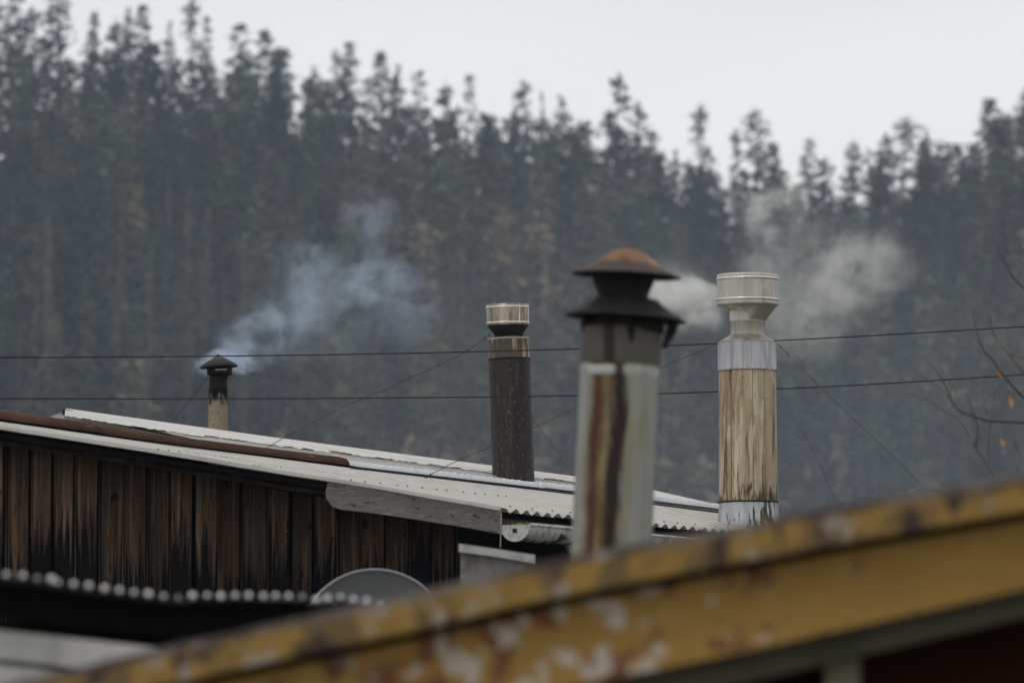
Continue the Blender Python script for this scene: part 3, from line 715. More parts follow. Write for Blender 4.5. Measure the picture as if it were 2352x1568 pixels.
# dark soffit boarding just under the sheets
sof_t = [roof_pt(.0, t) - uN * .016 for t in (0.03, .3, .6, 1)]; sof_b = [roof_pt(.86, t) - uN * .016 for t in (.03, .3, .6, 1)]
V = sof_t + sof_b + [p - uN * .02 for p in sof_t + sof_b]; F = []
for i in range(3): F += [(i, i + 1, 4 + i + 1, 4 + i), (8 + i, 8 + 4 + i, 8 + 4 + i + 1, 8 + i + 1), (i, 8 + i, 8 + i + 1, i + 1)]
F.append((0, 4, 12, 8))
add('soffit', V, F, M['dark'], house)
# rake: black strip painting the shade under the edge, thin batten below, purlin ends
def rake(x0, x1, dy0, dy1, dd, n=18, jit=0): 
    xs_ = [lerp(x0, x1, i / n) for i in range(n + 1)]
    return [P(x, poly_y(FL, x) + dy0 + random.uniform(-jit, jit), FD(x) + dd) for x in xs_], [P(x, poly_y(FL, x) + dy1 + random.uniform(-jit, jit), FD(x) + dd) for x in xs_]
t_, b_ = rake(-140, 760, 26, 36, .13, jit=.5); add('rake_batten', *slab(t_, b_, .03), M['batten'], house)
t_, b_ = rake(-140, 760, 5, 34, .24); add('rake_shade', *slab(t_, b_, .02), M['dark'], house, label='black strip painting the shade under the roof edge')
for x in (212, 330, 545):
    t_, b_ = rake(x - 16, x + 14, 12, 26, .10, 2); add('purlin_end', *slab(t_, b_, .3), M['grey_block'], house)
# galvanised edge strip on the front of the sheets
t_, b_ = rake(-140, 1150, -7, 1.5, -.035, 40, .5); add('edge_strip', *slab(t_, b_, .006), M['galv_pale'], house)
# grey bargeboard with a broken left end
t_, b_ = [], []
for px, y0, y1 in [(748, 1130, 1137), (752, 1112, 1146), (764, 1109, 1160), (780, 1111, 1166), (860, 1126, 1175), (960, 1143, 1190), (1060, 1160, 1206), (1120, 1169, 1217), (1153, 1175, 1223)]:
    t_.append(P(px, y0 - 3, FD(px) - .01)); b_.append(P(px, y1 + 3, FD(px) - .01))
add('bargeboard', *slab(t_, b_, .035), M['greywood'], house, label='silver grey weathered bargeboard with a broken left end')
# eave fascia following the eave under the wave edge
def eave(px_s, dz, inset=.05): 
    p = eave_pt(px_s); return p + Vector((-.05, .06, dz)) * 1.0
fa_t = [eave(s, -.018) for s in (0.01, .3, .6, .85)]; fa_b = [eave(s, -.085) for s in (0.01, .3, .6, .85)]
add('eave_fascia', *slab(fa_t, fa_b, .025, (-.88, .46, 0)), M['browngrey'], house)
# gutter: half round, running back under the eave
gutter = thing('rain_gutter', P(1186, 1240, 14.98), 'dirty white half round gutter with a capped end under the wavy roof edge', 'gutter')
ed = (E2 - F1).normalized(); ed.z = 0; ed.normalize()
g0 = P(1185, 1205, 14.97); R = .062
sdv = ed.cross(Vector((0, 0, 1))).normalized(); k = 16
def gut_ring(c, R):
    return [c + sdv * (math.cos(q) * R) - Vector((0, 0, math.sin(q) * R)) for q in [math.pi * j / k for j in range(k + 1)]]
V, F = [], []
L = 2.35; segs = 24
for i in range(segs + 1):
    c = g0 + ed * (L * i / segs) + Vector((0, 0, -.004 * i / segs)); ro = R * (1 + .03 * math.sin(i * 1.1))
    V += gut_ring(c, ro) + gut_ring(c, ro - .003)
m_ = 2 * (k + 1)
for i in range(segs):
    for j in range(k):
        a = i * m_ + j; F += [(a, a + m_, a + m_ + 1, a + 1), (a + k + 1, a + k + 2, a + k + 2 + m_, a + k + 1 + m_)]
    a = i * m_; F += [(a, a + k + 1, a + k + 1 + m_, a + m_), (a + k, a + k + m_, a + 2 * k + 1 + m_, a + 2 * k + 1)]
add('gutter_trough', V, F, M['gutter'], gutter, smooth=True)
rim = [g0 + sdv * R + ed * t for t in (0, .8, 1.6, L)]
add('gutter_lip', *tube(rim, .007, 8), M['gutter'], gutter)
ring = gut_ring(g0 - ed * .002, R + .003); n = len(ring)
ecap = add('end_cap', ring + [p - ed * .006 for p in ring], [tuple(range(n)), tuple(range(2 * n - 1, n - 1, -1))] + [(i, i + n, (i + 1) % n + n, (i + 1) % n) for i in range(n)], M['gutter_end'], gutter)
hc = g0 - ed * .011 + Vector((0, 0, -.022))
add('stain', *slab([hc - sdv * .010 + Vector((0, 0, .008)), hc + sdv * .010 + Vector((0, 0, .008))], [hc - sdv * .010 - Vector((0, 0, .008)), hc + sdv * .010 - Vector((0, 0, .008))], .002), M['hole_shade'], ecap, label='small dark square outlet in the end cap')
rg = np.random.default_rng(3)
c = np.array([tuple(g0 + sdv * rg.uniform(-.035, .05) + ed * rg.uniform(0, .1) + Vector((0, 0, rg.uniform(-.004, .010)))) for _ in range(160)])
lv, lf = leaf_mesh(c, .006, rg); o = bpy.data.objects.new('moss', np_mesh('moss', lv, lf, M['moss'])); COL.objects.link(o); tag(o, 'bright green moss growing in the gutter end', 'moss', None, 'stuff')
# second downward elbow under the gutter, seen dark and dirty
add('gutter_outlet', *lathe(g0 + ed * .52 + Vector((0, 0, -.11)), (0, 0, 1), [(.035, 0), (.038, .02), (.05, .05), (.052, .06)], 20), M['gutter'], gutter, smooth=True)
tw = thing('hanging_cord', P(1151, 1215, 14.9), 'thin pale cord hanging down beside the gutter end cap', 'cord')
add('cord', *tube([P(1151, 1180, 14.93), P(1150.5, 1225, 14.93), P(1149, 1256, 14.93)], .0022, 6), M['wire_pale'], tw)

# ------------------------------------------------------------------ chimneys
def guy(parent, pts, d0, d1, m=None, rad=.0016, knots=(), wob=.8):
    pl = smooth_pts(pxline(pts, d0, d1), 2); pl = dense(pl, .05)
    pl = [p + Vector((random.uniform(-1, 1), 0, random.uniform(-1, 1))) * .0012 * wob for p in pl]
    g = [tube(pl, rad, 5)]
    for kx in knots:
        i = int(kx * (len(pl) - 1)); c = pl[i]
        loop = [c + Vector((math.cos(q) * .003 + .002, 0, math.sin(q) * .005)) for q in np.linspace(0, 6.0, 9)]
        g.append(tube(loop, rad * .9, 4))
    return add('guy_wire', *join(*g), m or M['wire_rust'], parent)

# -- small left chimney
d = 19.2
s = d / FPX
base = P(500.5, 1010, d); topc = P(501, 862, d)
ch = thing('chimney', base, 'small pale flue pipe with a sooty black top and umbrella cap, at left, smoking', 'chimney')
ax = topc - base; H = ax.length
add('flue_pipe', *lathe(base, ax, [(22 * s, -.4), (22 * s, H * .78), (22.4 * s, H * .785), (22.4 * s, H * .80), (21 * s, H * .805), (20.5 * s, H)], 36, dent=.012), M['smallflue'], ch, smooth=True)
def collar(base, ax, r, h, m, parent, nm='band', t=.004):
    return add(nm, *lathe(Vector(base) + Vector(ax).normalized() * h, ax, [(r, -t), (r + t * .8, -t * .5), (r + t * .8, t * .5), (r, t)], 40), m, parent, smooth=True)
# open cap body with four upright plates and window gaps
cc = P(504, 861, d)
segs_ = []
for ph, hw_ in ((195, 60), (340, 30)):
    q0, q1 = math.radians(ph - hw_), math.radians(ph + hw_); top, bot = [], []
    for i in range(5):
        q = lerp(q0, q1, i / 4); dirv = Vector((math.cos(q), math.sin(q), 0))
        top.append(cc + dirv * 30 * s + Vector((0, 0, 24 * s))); bot.append(cc + dirv * 28.5 * s)
    v1 = top + bot; n = 5
    v1 = v1 + [p * 1.0 + (p - cc).normalized() * -.003 for p in v1]
    f1 = []
    for i in range(n - 1): f1 += [(i, i + 1, n + i + 1, n + i), (2 * n + i, 3 * n + i, 3 * n + i + 1, 2 * n + i + 1), (i, 2 * n + i, 2 * n + i + 1, i + 1)]
    add('cap_bracket', v1, f1, M['soot'], ch)
add('cap_cup', *lathe(cc, (0, 0, 1), [(21 * s, -.004), (28.6 * s, 0), (29 * s, 9 * s), (21 * s, 9.2 * s), (20 * s, -.02)], 32), M['soot'], ch, smooth=True)
capax = Vector((-.06, 0, 1))
ct = P(502, 839.5, d)
add('cap', *lathe(ct, capax, [(43.5 * s, -4 * s), (44 * s, -2 * s), (36 * s, 5 * s), (22 * s, 13 * s), (8 * s, 20.5 * s), (4 * s, 22 * s), (3.5 * s, 26 * s), (.0005, 27 * s)], 40, dent=.02), M['cap_small'], ch, smooth=True)
add('cap_underside', *lathe(ct, capax, [(.0005, 8 * s), (30 * s, 0), (43 * s, -4 * s)], 40), M['soot'], ch, smooth=True)
add('cap_rivet', *lathe(P(522, 888, d - .043), (0, -1, 0), [(.004, 0), (.003, .004), (.0005, .005)], 8), M['rust_cap'], ch)
guy(ch, [(477, 863), (462, 885), (430, 925), (408, 952), (395, 968)], d - .02, d + 1.2)
guy(ch, [(539, 862), (560, 885), (598, 925), (628, 968), (660, 1000), (668, 1008)], d - .02, 17.7)

# -- middle dark chimney
d = 17.68; s = d / FPX
tb = P(1168.5, 776, d); bb = P(1180, 1120, d); ax = tb - bb; H = ax.length; A = ax.normalized()
ch = thing('chimney', bb, 'dark sooted flue with a heat tinted steel drum cap, rising mid roof', 'chimney')
hcol = (1120 - 824.5) * s
add('flue_pipe', *lathe(bb, ax, [(48.5 * s, -.35), (48.3 * s, .1), (48 * s, hcol - .002)], 44, dent=.006), M['darkflue'], ch, smooth=True)
add('pipe_collar', *lathe(bb, ax, [(48.8 * s, hcol), (49 * s, hcol + .003), (48.2 * s, hcol + .01), (48.2 * s, H - 5 * s)], 44, dent=.004), M['darkcollar'], ch, smooth=True)
collar(bb, ax, 48 * s, hcol + .002, M['soot'], ch, t=.0035)
add('pipe_shoulder', *lathe(bb, ax, [(48.2 * s, H - 5 * s), (48.6 * s, H - 3 * s), (47 * s, H - 1 * s), (33 * s, H + 1 * s)], 44), M['neck'], ch, smooth=True)
add('pipe_neck', *lathe(bb, ax, [(32 * s, H - 2 * s), (32 * s, H + 16 * s), (32 * s, H + 30 * s)], 40), M['soot'], ch, smooth=True)
dr = P(1166.5, 748, d); DA = Vector((-.02, -.03, 1))
# dark funnel under the drum, lopsided
add('drum_funnel', *lathe(dr, DA, [(32 * s, -24 * s), (36 * s, -16 * s), (49 * s, 2 * s)], 40, off=[2 * s, 1 * s, 0]), M['soot'], ch, smooth=True)
drum = add('cap_drum', *lathe(dr, DA, [(49 * s, 0), (49.5 * s, 2 * s), (49 * s, 5 * s), (49 * s, 46 * s), (48 * s, 49 * s), (46 * s, 49 * s), (46 * s, 20 * s)], 56, dent=.006), M['brass_painted_sheen'], ch, smooth=True)
for hh in (6, 42): collar(dr, DA, 49 * s, hh * s, M['steel_rim'], drum, 'drum_bead', .0045)
guy(ch, [(1124, 768), (1105, 783), (1085, 798), (1050, 820), (960, 860), (860, 905), (800, 928), (735, 962), (680, 990), (640, 1012), (608, 1031)], d - .05, 16.7, knots=(.04, .1))
guy(ch, [(1217, 940), (1228, 965), (1245, 990), (1275, 1030), (1300, 1072), (1316, 1092)], d, 17.9, rad=.001)

# -- right tall steel chimney
d = 17.36; s = d / FPX
bb = P(1720, 1240, d); tt = P(1716, 851, d); ax = tt - bb; H = ax.length; A = ax.normalized()
ch = thing('chimney', bb, 'tallest flue, tan rust streaked pipe with silver collar and big steel drum cap', 'chimney')
h1 = (1240 - 1153) * s
fp = add('flue_pipe', *lathe(bb, ax, [(67.5 * s, h1), (67.2 * s, H * .6), (66 * s, H)], 56, dent=.006), M['tan'], ch, smooth=True)
for ph in (-128, -83, -58):      # dark vertical lock seams
    q = math.radians(ph); dv = Vector((math.cos(q), math.sin(q), 0))
    add('pipe_seam', *tube([bb + A * (h1 + .005) + dv * 67.3 * s, bb + A * H * .5 + dv * 66.9 * s, bb + A * (H - .004) + dv * 66 * s], .0014 if ph != -58 else .001, 5), M['seam'], fp)
add('pipe_skirt', *lathe(bb, ax, [(84 * s, -.1), (77 * s, 18 * s), (71 * s, 50 * s), (67.4 * s, h1 - 1 * s), (67.6 * s, h1)], 56, dent=.004), M['skirt'], ch, smooth=True)
collar(bb, ax, 67.3 * s, h1, M['seam'], ch, t=.005)
hc_ = 63 * s
add('pipe_collar', *lathe(bb, ax, [(68.8 * s, H - 1 * s), (69 * s, H), (68 * s, H + 4 * s), (67.5 * s, H + hc_)], 56, dent=.004), M['silver'], ch, smooth=True)
add('pipe_shoulder', *lathe(bb, ax, [(67.8 * s, H + hc_), (68 * s, H + hc_ + 1.5 * s), (60 * s, H + hc_ + 7 * s), (44 * s, H + hc_ + 16 * s), (40.5 * s, H + hc_ + 19 * s)], 56), M['neck'], ch, smooth=True)
nb = P(1716.5, 770, d)
add('pipe_neck', *lathe(nb, (0, 0, 1), [(40.5 * s, -3 * s), (40.8 * s, 30 * s), (41.4 * s, 31 * s), (41.4 * s, 33 * s), (41 * s, 34 * s), (41 * s, 78 * s)], 48), M['steel'], ch, smooth=True)
dr = P(1717, 702, d); DA = Vector((0, -.025, 1))
# asymmetric funnel: bulges to the right under the drum
V, F = [], []; n = 48
for j, t in enumerate(np.linspace(0, 1, 7)):
    for k2 in range(n):
        q = 2 * math.pi * k2 / n; rr_ = lerp(41, 70.5, t); cxo = 0
        wgt = max(0, math.cos(q)) ** .7 if t < 1 else 1
        low = 41; rr_ = lerp(low, 70.5, t) if math.cos(q) > 0.15 else lerp(low, 70.5, t ** 6)
        mixw = min(1, max(0, (math.cos(q) - .0) / .35)); rr_ = lerp(lerp(low, 70.5, t ** 7), lerp(low, 70.5, t), mixw)
        V.append(dr + Vector((math.cos(q) * rr_ * s, math.sin(q) * rr_ * s, lerp(-36, 3, t) * s)))
for j in range(6):
    for k2 in range(n): F.append((j * n + k2, j * n + (k2 + 1) % n, (j + 1) * n + (k2 + 1) % n, (j + 1) * n + k2))
add('drum_funnel', V, F, M['steel'], ch, smooth=True)
drum = add('cap_drum', *lathe(dr, DA, [(70.5 * s, 0), (71.3 * s, 1 * s), (70.6 * s, 5 * s), (70.6 * s, 66 * s), (70 * s, 71 * s), (67 * s, 72 * s), (66 * s, 30 * s)], 64, dent=.005), M['steel'], ch, smooth=True)
for hh in (13, 61): collar(dr, DA, 70.6 * s, hh * s, M['steel_rim'], drum, 'drum_bead', .0055)
guy(ch, [(1652, 787), (1600, 810), (1515, 845), (1420, 890), (1325, 935), (1230, 980), (1128, 1025), (1040, 1062), (975, 1097)], 17.3, 16.6, knots=(.97, .99))
guy(ch, [(1781, 787), (1800, 803), (1822, 828), (1850, 855), (1900, 905), (1960, 962), (2030, 1025), (2090, 1085), (2140, 1142)], 17.3, 16.2, m=M['wire'], rad=.0016, knots=(.12, .2))
guy(ch, [(1750, 812), (1765, 845), (1783, 885)], 17.2, 17.15, m=M['wire_pale'], rad=.0018, wob=2)
guy(ch, [(1783, 885), (1795, 905), (1810, 935), (1840, 985), (1870, 1040), (1900, 1105), (1928, 1175)], 17.15, 16.4, m=M['wire'], rad=.0014, knots=(.13,))

# -- foreground blurred chimney
d = 9.7; s = d / FPX
bb = P(1404, 1270, d); tt = P(1427.5, 755, d); ax = tt - bb; H = ax.length; A = ax.normalized()
ch = thing('chimney', bb, 'nearest out of focus chimney, pale green pipe with rust runs under a double rusty cowl', 'chimney')
hj = 435 * s
add('flue_pipe', *lathe(bb, ax, [(93 * s, -.5), (93 * s, 0), (90 * s, hj)], 48, dent=.008), M['greenpaint'], ch, smooth=True)
add('pipe_band', *lathe(bb, ax, [(90.2 * s, hj - 30 * s), (91 * s, hj - 28 * s), (91 * s, hj - 12 * s), (90 * s, hj - 9 * s)], 48), M['paleband'], ch, smooth=True)
add('upper_pipe', *lathe(bb, ax, [(90.2 * s, hj - 3 * s), (91.5 * s, hj), (91.8 * s, H - 10 * s), (90 * s, H), (80 * s, H + 2 * s)], 48), M['greybrown'], ch, smooth=True)
cb = P(1440, 755, d); CA = Vector((.03, -.02, 1))
add('inner_sleeve', *lathe(cb, CA, [(86 * s, -10 * s), (85 * s, 30 * s), (72 * s, 52 * s)], 40), M['soot'], ch, smooth=True)
lc = P(1437, 728, d); LA = Vector((.07, -.02, 1))
add('lower_cowl', *lathe(lc, LA, [(140 * s, -5 * s), (141 * s, -1 * s), (122 * s, 5 * s), (78 * s, 36 * s), (72 * s, 42 * s), (66 * s, 43 * s), (70 * s, 30 * s), (120 * s, -1 * s), (140 * s, -5 * s)], 48, dent=.01), M['soot'], ch, smooth=True)
add('middle_cup', *lathe(P(1431, 682, d), (0.02, 0, 1), [(60 * s, -8 * s), (58 * s, 4 * s), (70 * s, 32 * s), (80 * s, 62 * s)], 40), M['soot'], ch, smooth=True)
uc = P(1439, 630, d); UA = Vector((.05, -.03, 1))
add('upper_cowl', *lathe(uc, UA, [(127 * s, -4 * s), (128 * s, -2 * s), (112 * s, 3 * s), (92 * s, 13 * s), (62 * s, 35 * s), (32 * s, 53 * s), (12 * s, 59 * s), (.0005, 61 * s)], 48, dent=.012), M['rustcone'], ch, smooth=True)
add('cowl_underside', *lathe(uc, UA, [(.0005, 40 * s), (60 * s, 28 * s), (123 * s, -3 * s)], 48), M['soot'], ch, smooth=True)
for x0, x1 in ((1345, 1356), (1550, 1524), (1448, 1448)):
    dz = -.09 if x0 == 1448 else -.02
    add('cowl_strap', *tube([P(x0, 726, d + dz), P(lerp(x0, x1, .3), 760, d + dz), P(x1, 800, d + dz)], [.013, .014, .006], 8), M['soot'], ch)

# ------------------------------------------------------------------ power lines
for pts, lab in (([(-5000, 790), (-2500, 815), (-250, 822), (0, 821), (400, 819), (800, 814), (1120, 807), (1400, 799), (1650, 789), (2000, 771), (2352, 750), (2700, 729), (5000, 560), (7500, 330)], 'upper thin black power line crossing the whole view'),
                 ([(-5000, 890), (-2500, 910), (-250, 915), (0, 915), (400, 916), (800, 914.5), (1180, 911), (1500, 905), (1800, 893), (2100, 877), (2352, 860), (2700, 836), (5000, 670), (7500, 450)], 'lower thin black power line crossing the whole view')):
    pl = []
    for x, y in pts:
        pl.append(P(x, y, 16.75 + max(x, -2000) / 2352 * 1.35 if x < 1200 else 17.44 + (min(x, 4000) - 1200) / 1150 * .9))
    add('power_line', *tube(smooth_pts(pl, 2), .0032, 6), M['cable'], None, label=lab, cat='cable', group='power lines')

# ------------------------------------------------------------------ satellite dish
d = 13.0; s = d / FPX
dc = P(863, 1480, d); dish = thing('satellite_dish', P(863, 1700, d), 'round grey satellite dish half hidden behind the yellow edge board', 'satellite dish')
DN = Vector((.12, -1, .18)).normalized()
R_ = 178 * s
prof = [(.0005, -.055), (R_ * .3, -.05), (R_ * .6, -.035), (R_ * .85, -.014), (R_ * .98, 0)]
def lathe_dir(c, axis, prof, n=64):
    a, s1, u1 = frame_of(axis); V, F = [], []
    for r, h in prof:
        for k in range(n):
            q = 2 * math.pi * k / n; V.append(c + a * h + (s1 * math.cos(q) + u1 * math.sin(q)) * r)
    for i in range(len(prof) - 1):
        for k in range(n): F.append((i * n + k, i * n + (k + 1) % n, (i + 1) * n + (k + 1) % n, (i + 1) * n + k))
    return V, F
add('reflector', *lathe_dir(dc, DN, prof), M['dish'], dish, smooth=True)
add('rim', *lathe_dir(dc, DN, [(R_ * .965, .0), (R_ * .975, .006), (R_, .006), (R_ * 1.005, -.002), (R_ * .99, -.008), (R_ * .965, -.003)]), M['dishrim'], dish, smooth=True)
arm = add('feed_arm', *tube([dc - Vector((0, 0, R_)) , dc + DN * .22 - Vector((0, 0, .12))], .008, 8), M['dishrim'], dish)
add('feed_horn', *lathe_dir(dc + DN * .22 - Vector((0, 0, .12)), -DN, [(.0005, -.02), (.018, -.02), (.02, .03), (.026, .04)], 20), M['grey_block'], arm)
add('mast', *tube([dc - DN * .07, Vector((dc.x, dc.y + .12, dc.z - .3)), Vector((dc.x, dc.y + .12, -4.2))], .02, 10), M['dishrim'], dish)

# ------------------------------------------------------------------ grey metal box under the gutter
d = 12.3
bx = thing('metal_box', P(1140, 1500, d), 'grey metal box with a paler folded lid below the gutter end', 'box')
add('box_body', *slab([P(1058, 1262, d), P(1140, 1272, d), P(1226, 1287, d)], [P(1054, 1560, d), P(1140, 1560, d), P(1226, 1560, d)], .24), M['boxmetal'], bx)
add('box_lid', *slab([P(1054, 1248, d - .02), P(1140, 1260, d - .02), P(1229, 1274, d - .02)], [P(1053, 1266, d - .02), P(1140, 1278, d - .02), P(1229, 1293, d - .02)], .29), M['boxlid'], bx)
a = P(1054, 1560, d + .04); b = P(1226, 1560, d + .2)
add('box_post', *box((a.x + .02, a.y, -4.2), (b.x - .02, b.y, a.z)), M['greywood'], bx)

# ------------------------------------------------------------------ low lean-to with added crest glints
lean = thing('lean_to', (-.9, 8, -4.2), 'dark low lean-to at lower left, added bright glint domes along its corrugated edge', 'shed')
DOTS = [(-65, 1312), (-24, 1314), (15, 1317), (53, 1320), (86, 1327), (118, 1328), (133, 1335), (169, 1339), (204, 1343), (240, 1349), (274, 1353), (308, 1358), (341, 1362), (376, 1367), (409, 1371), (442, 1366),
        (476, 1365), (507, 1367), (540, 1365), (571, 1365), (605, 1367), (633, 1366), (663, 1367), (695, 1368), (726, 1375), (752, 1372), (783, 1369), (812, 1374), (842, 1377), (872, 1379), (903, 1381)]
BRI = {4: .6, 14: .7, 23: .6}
def DD(x): return 7.0 + x / 850 * .7
def ledge(x, dy=0): 
    return P(x, np.interp(x, [p[0] for p in DOTS], [p[1] for p in DOTS]) + 5 + dy, DD(x))
for part_i, (i0, i1) in enumerate(((0, 15), (14, len(DOTS) - 1))):
    top = []; n = (i1 - i0) * 8; cols = n + 1; rows = 6
    for j in range(rows):
        for i in range(cols):
            q = i0 + i / 8; k0 = int(min(q, len(DOTS) - 2)); x = lerp(DOTS[k0][0], DOTS[k0 + 1][0], q - k0)
            p = ledge(x, 4); p = p + Vector((-.10, 1, -.0)) * (2.4 * j / (rows - 1)) + Vector((0, 0, .005 * math.cos(2 * math.pi * q) + .002 * part_i))
            top.append(p)
    N = len(top); V = top + [p - Vector((0, 0, .0015)) for p in top]; F = []
    for j in range(rows - 1):
        for i in range(cols - 1):
            a = j * cols + i; F += [(a, a + 1, a + cols + 1, a + cols), (N + a, N + a + cols, N + a + cols + 1, N + a + 1)]
    for i in range(cols - 1): F.append((i, N + i, N + i + 1, i + 1))
    add('roof_sheet', V, F, M['darksheet'], lean, smooth=False)
nm = None
nv, nf = lathe((0, 0, 0), (0, 0, 1), [(.0064, -.001), (.0064, .002), (.0053, .005), (.003, .007), (.0004, .0077)], 14)  # added domes stand in for sky glints on the sheet crests
nme = bpy.data.meshes.new('crest_glint'); nme.from_pydata([tuple(q) for q in nv], [], nf); nme.materials.append(M['glint_dome']); nme.polygons.foreach_set('use_smooth', [True] * len(nme.polygons))
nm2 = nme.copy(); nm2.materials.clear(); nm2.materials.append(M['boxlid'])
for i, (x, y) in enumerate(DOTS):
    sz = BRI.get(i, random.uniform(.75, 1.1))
    o = bpy.data.objects.new('crest_glint', nm2 if i in BRI else nme); COL.objects.link(o); o.parent = lean; k_ = random.uniform(.85, 1.05) * (.85 if sz < .9 else 1); o.scale = (k_, k_, k_)
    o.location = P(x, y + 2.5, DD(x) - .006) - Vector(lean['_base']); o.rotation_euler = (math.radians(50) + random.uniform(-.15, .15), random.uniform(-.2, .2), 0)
# dark interior
L0, L1 = P(-160, 1400, 8.8), P(980, 1400, 8.8)
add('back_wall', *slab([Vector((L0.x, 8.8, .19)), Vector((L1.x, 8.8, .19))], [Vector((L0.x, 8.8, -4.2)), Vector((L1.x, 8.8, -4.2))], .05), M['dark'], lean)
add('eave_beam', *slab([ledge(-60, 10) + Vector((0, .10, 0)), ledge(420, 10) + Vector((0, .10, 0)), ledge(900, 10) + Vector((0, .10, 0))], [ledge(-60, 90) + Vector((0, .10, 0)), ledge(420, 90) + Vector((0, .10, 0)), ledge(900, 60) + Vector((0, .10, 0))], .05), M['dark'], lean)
add('rafter', *slab([P(400, 1418, 7.6), P(560, 1425, 7.8)], [P(400, 1470, 7.6), P(560, 1470, 7.8)], .1), M['browngrey'], lean)
fas = thing('fascia_board', P(-50, 1560, 7.2), 'pale grey painted fascia board in the lower left corner below the dark gap', 'board')
t_ = [P(x, 1446 + x * .112, 7.15) for x in range(-100, 560, 60)]; b_ = [P(x, 1512 + x * .112, 7.15) for x in range(-100, 560, 60)]
add('upper_plank', *slab(t_, b_, .03), M['palefascia'], fas)
t_ = [P(x, 1510 + x * .112, 7.18) for x in range(-100, 560, 60)]; b_ = [P(x, 1528 + x * .112, 7.18) for x in range(-100, 560, 60)]
add('plank_groove', *slab(t_, b_, .02), M['boxmetal'], fas)  # darker strip paints the shadow line between the planks
t_ = [P(x, 1526 + x * .112, 7.15) for x in range(-100, 560, 60)]; b_ = [P(x, 1640 + x * .112, 7.15) for x in range(-100, 560, 60)]
add('lower_plank', *slab(t_, b_, .03), M['palefascia'], fas)
a = P(-100, 1560, 7.3); b = P(500, 1560, 7.3)
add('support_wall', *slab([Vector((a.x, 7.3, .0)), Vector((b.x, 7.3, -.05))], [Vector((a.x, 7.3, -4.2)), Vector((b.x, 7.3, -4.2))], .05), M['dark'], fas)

# ------------------------------------------------------------------ yellow house gable in the foreground
yel = thing('yellow_house', (.4, 6.3, -4.2), 'near out of focus house gable with flaking ochre barge boards rising to the right', 'house')
YT = [(-160, 1612), (50, 1560), (370, 1487), (600, 1436), (850, 1382), (1000, 1349), (1230, 1293), (1500, 1241), (1650, 1212), (1900, 1166), (2100, 1130), (2352, 1086), (2600, 1043)]
dY = 5.75
xs_ = list(range(-160, 2601, 60))
def yl(dy0, dy1, d, jit=0): return [P(x, poly_y(YT, x) + dy0 + random.uniform(-jit, jit), d) for x in xs_], [P(x, poly_y(YT, x) + dy1 + random.uniform(-jit, jit), d) for x in xs_]
t_, b_ = yl(0, 24, dY - .03, 1.0); add('roof_edge', *slab(t_, b_, .01), M['roofedge'], yel)
t_, b_ = yl(20, 86, dY - .05, .8); add('edge_board', *slab(t_, b_, .06), M['yellow_worn'], yel, label='worn upper ochre edge board')
t_, b_ = yl(80, 112, dY + .03); add('painted_gap_shadow', *slab(t_, b_, .02), M['dark'], yel)  # dark strip paints the groove shadow between the two boards
def lowy(x): return np.interp(x, [-160, 600, 1250, 1700, 2352, 2600], [1900, 1735, 1590, 1497, 1352, 1296])
t_ = [P(x, poly_y(YT, x) + 108, dY) for x in xs_]; b_ = [P(x, lowy(x), dY) for x in xs_]
add('barge_board', *slab(t_, b_, .025), M['yellow'], yel, label='broad lower ochre barge board with flaked spots')
t_ = [P(x, lowy(x) - 4, dY + .05) for x in xs_]; b_ = [P(x, lowy(x) + np.interp(x, [0, 1700, 2352], [60, 72, 64]), dY + .05) for x in xs_]
add('soffit_trim', *slab(t_, b_, .04), M['olive'], yel)
pt = [P(1896, 1455, dY + .08), P(1974, 1440, dY + .08)]; pb = [Vector((pt[0].x, pt[0].y, -4.2)), Vector((pt[1].x, pt[1].y, -4.2))]
add('wall_post', *slab(pt, pb, .05), M['post'], yel)
t_ = [P(x, lowy(x) + 20, dY + .16) for x in xs_]
add('gable_wall', *slab(t_, [Vector((p.x, p.y, -4.2)) for p in t_], .05), M['maroon'], yel)
# roof sheet running back behind the boards
t_ = [P(x, poly_y(YT, x) + 3, dY - .02) for x in xs_]
V = t_ + [p + Vector((0, 4.9, 0)) for p in t_]; n = len(t_); V += [p - Vector((0, 0, .01)) for p in V]
F = []
for i in range(n - 1): F += [(i, i + 1, n + i + 1, n + i), (2 * n + i, 3 * n + i, 3 * n + i + 1, 2 * n + i + 1), (n + i, n + i + 1, 3 * n + i + 1, 3 * n + i)]
add('roof_sheet', V, F, M['roofedge'], yel)

# ------------------------------------------------------------------ bare tree at the right edge
d = 12.4
bt_ = thing('bare_tree', (P(2470, 1000, d).x, d, -4.2), 'bare leafless tree reaching in from the right edge with a few orange leaves', 'tree')
def br(pts, r0, r1, dd=0.0, m='bark'):
    pl = smooth_pts(pxline(pts, d + dd, d + dd), 1); pl = [p + Vector((random.uniform(-1, 1), random.uniform(-1, 1), random.uniform(-1, 1))) * .0012 for p in pl]
    n = len(pl); add('branch', *tube(pl, [lerp(r0, r1, i / (n - 1)) * .9 for i in range(n)], 6), M[m], bt_, smooth=True)
    for _ in range(3 if r0 > .003 else 1):      # fine side twigs
        i = random.randrange(n // 3, n - 1); p = pl[i]; dr_ = (pl[i + 1] - pl[i - 1]).normalized(); sd2 = Vector((random.uniform(-.6, .2), random.uniform(-.3, .3), random.uniform(-.1, .8))).normalized(); L_ = random.uniform(.05, .13)
        q = [p, p + (dr_ * .6 + sd2) * L_ * .5, p + (dr_ * .5 + sd2 * 1.2) * L_]; add('twig', *tube(smooth_pts(q, 1), [.0013, .0011, .0010, .0009, .0008, .0007][:len(smooth_pts(q, 1))], 4), M['bark'], bt_)
tx = P(2480, 900, d)
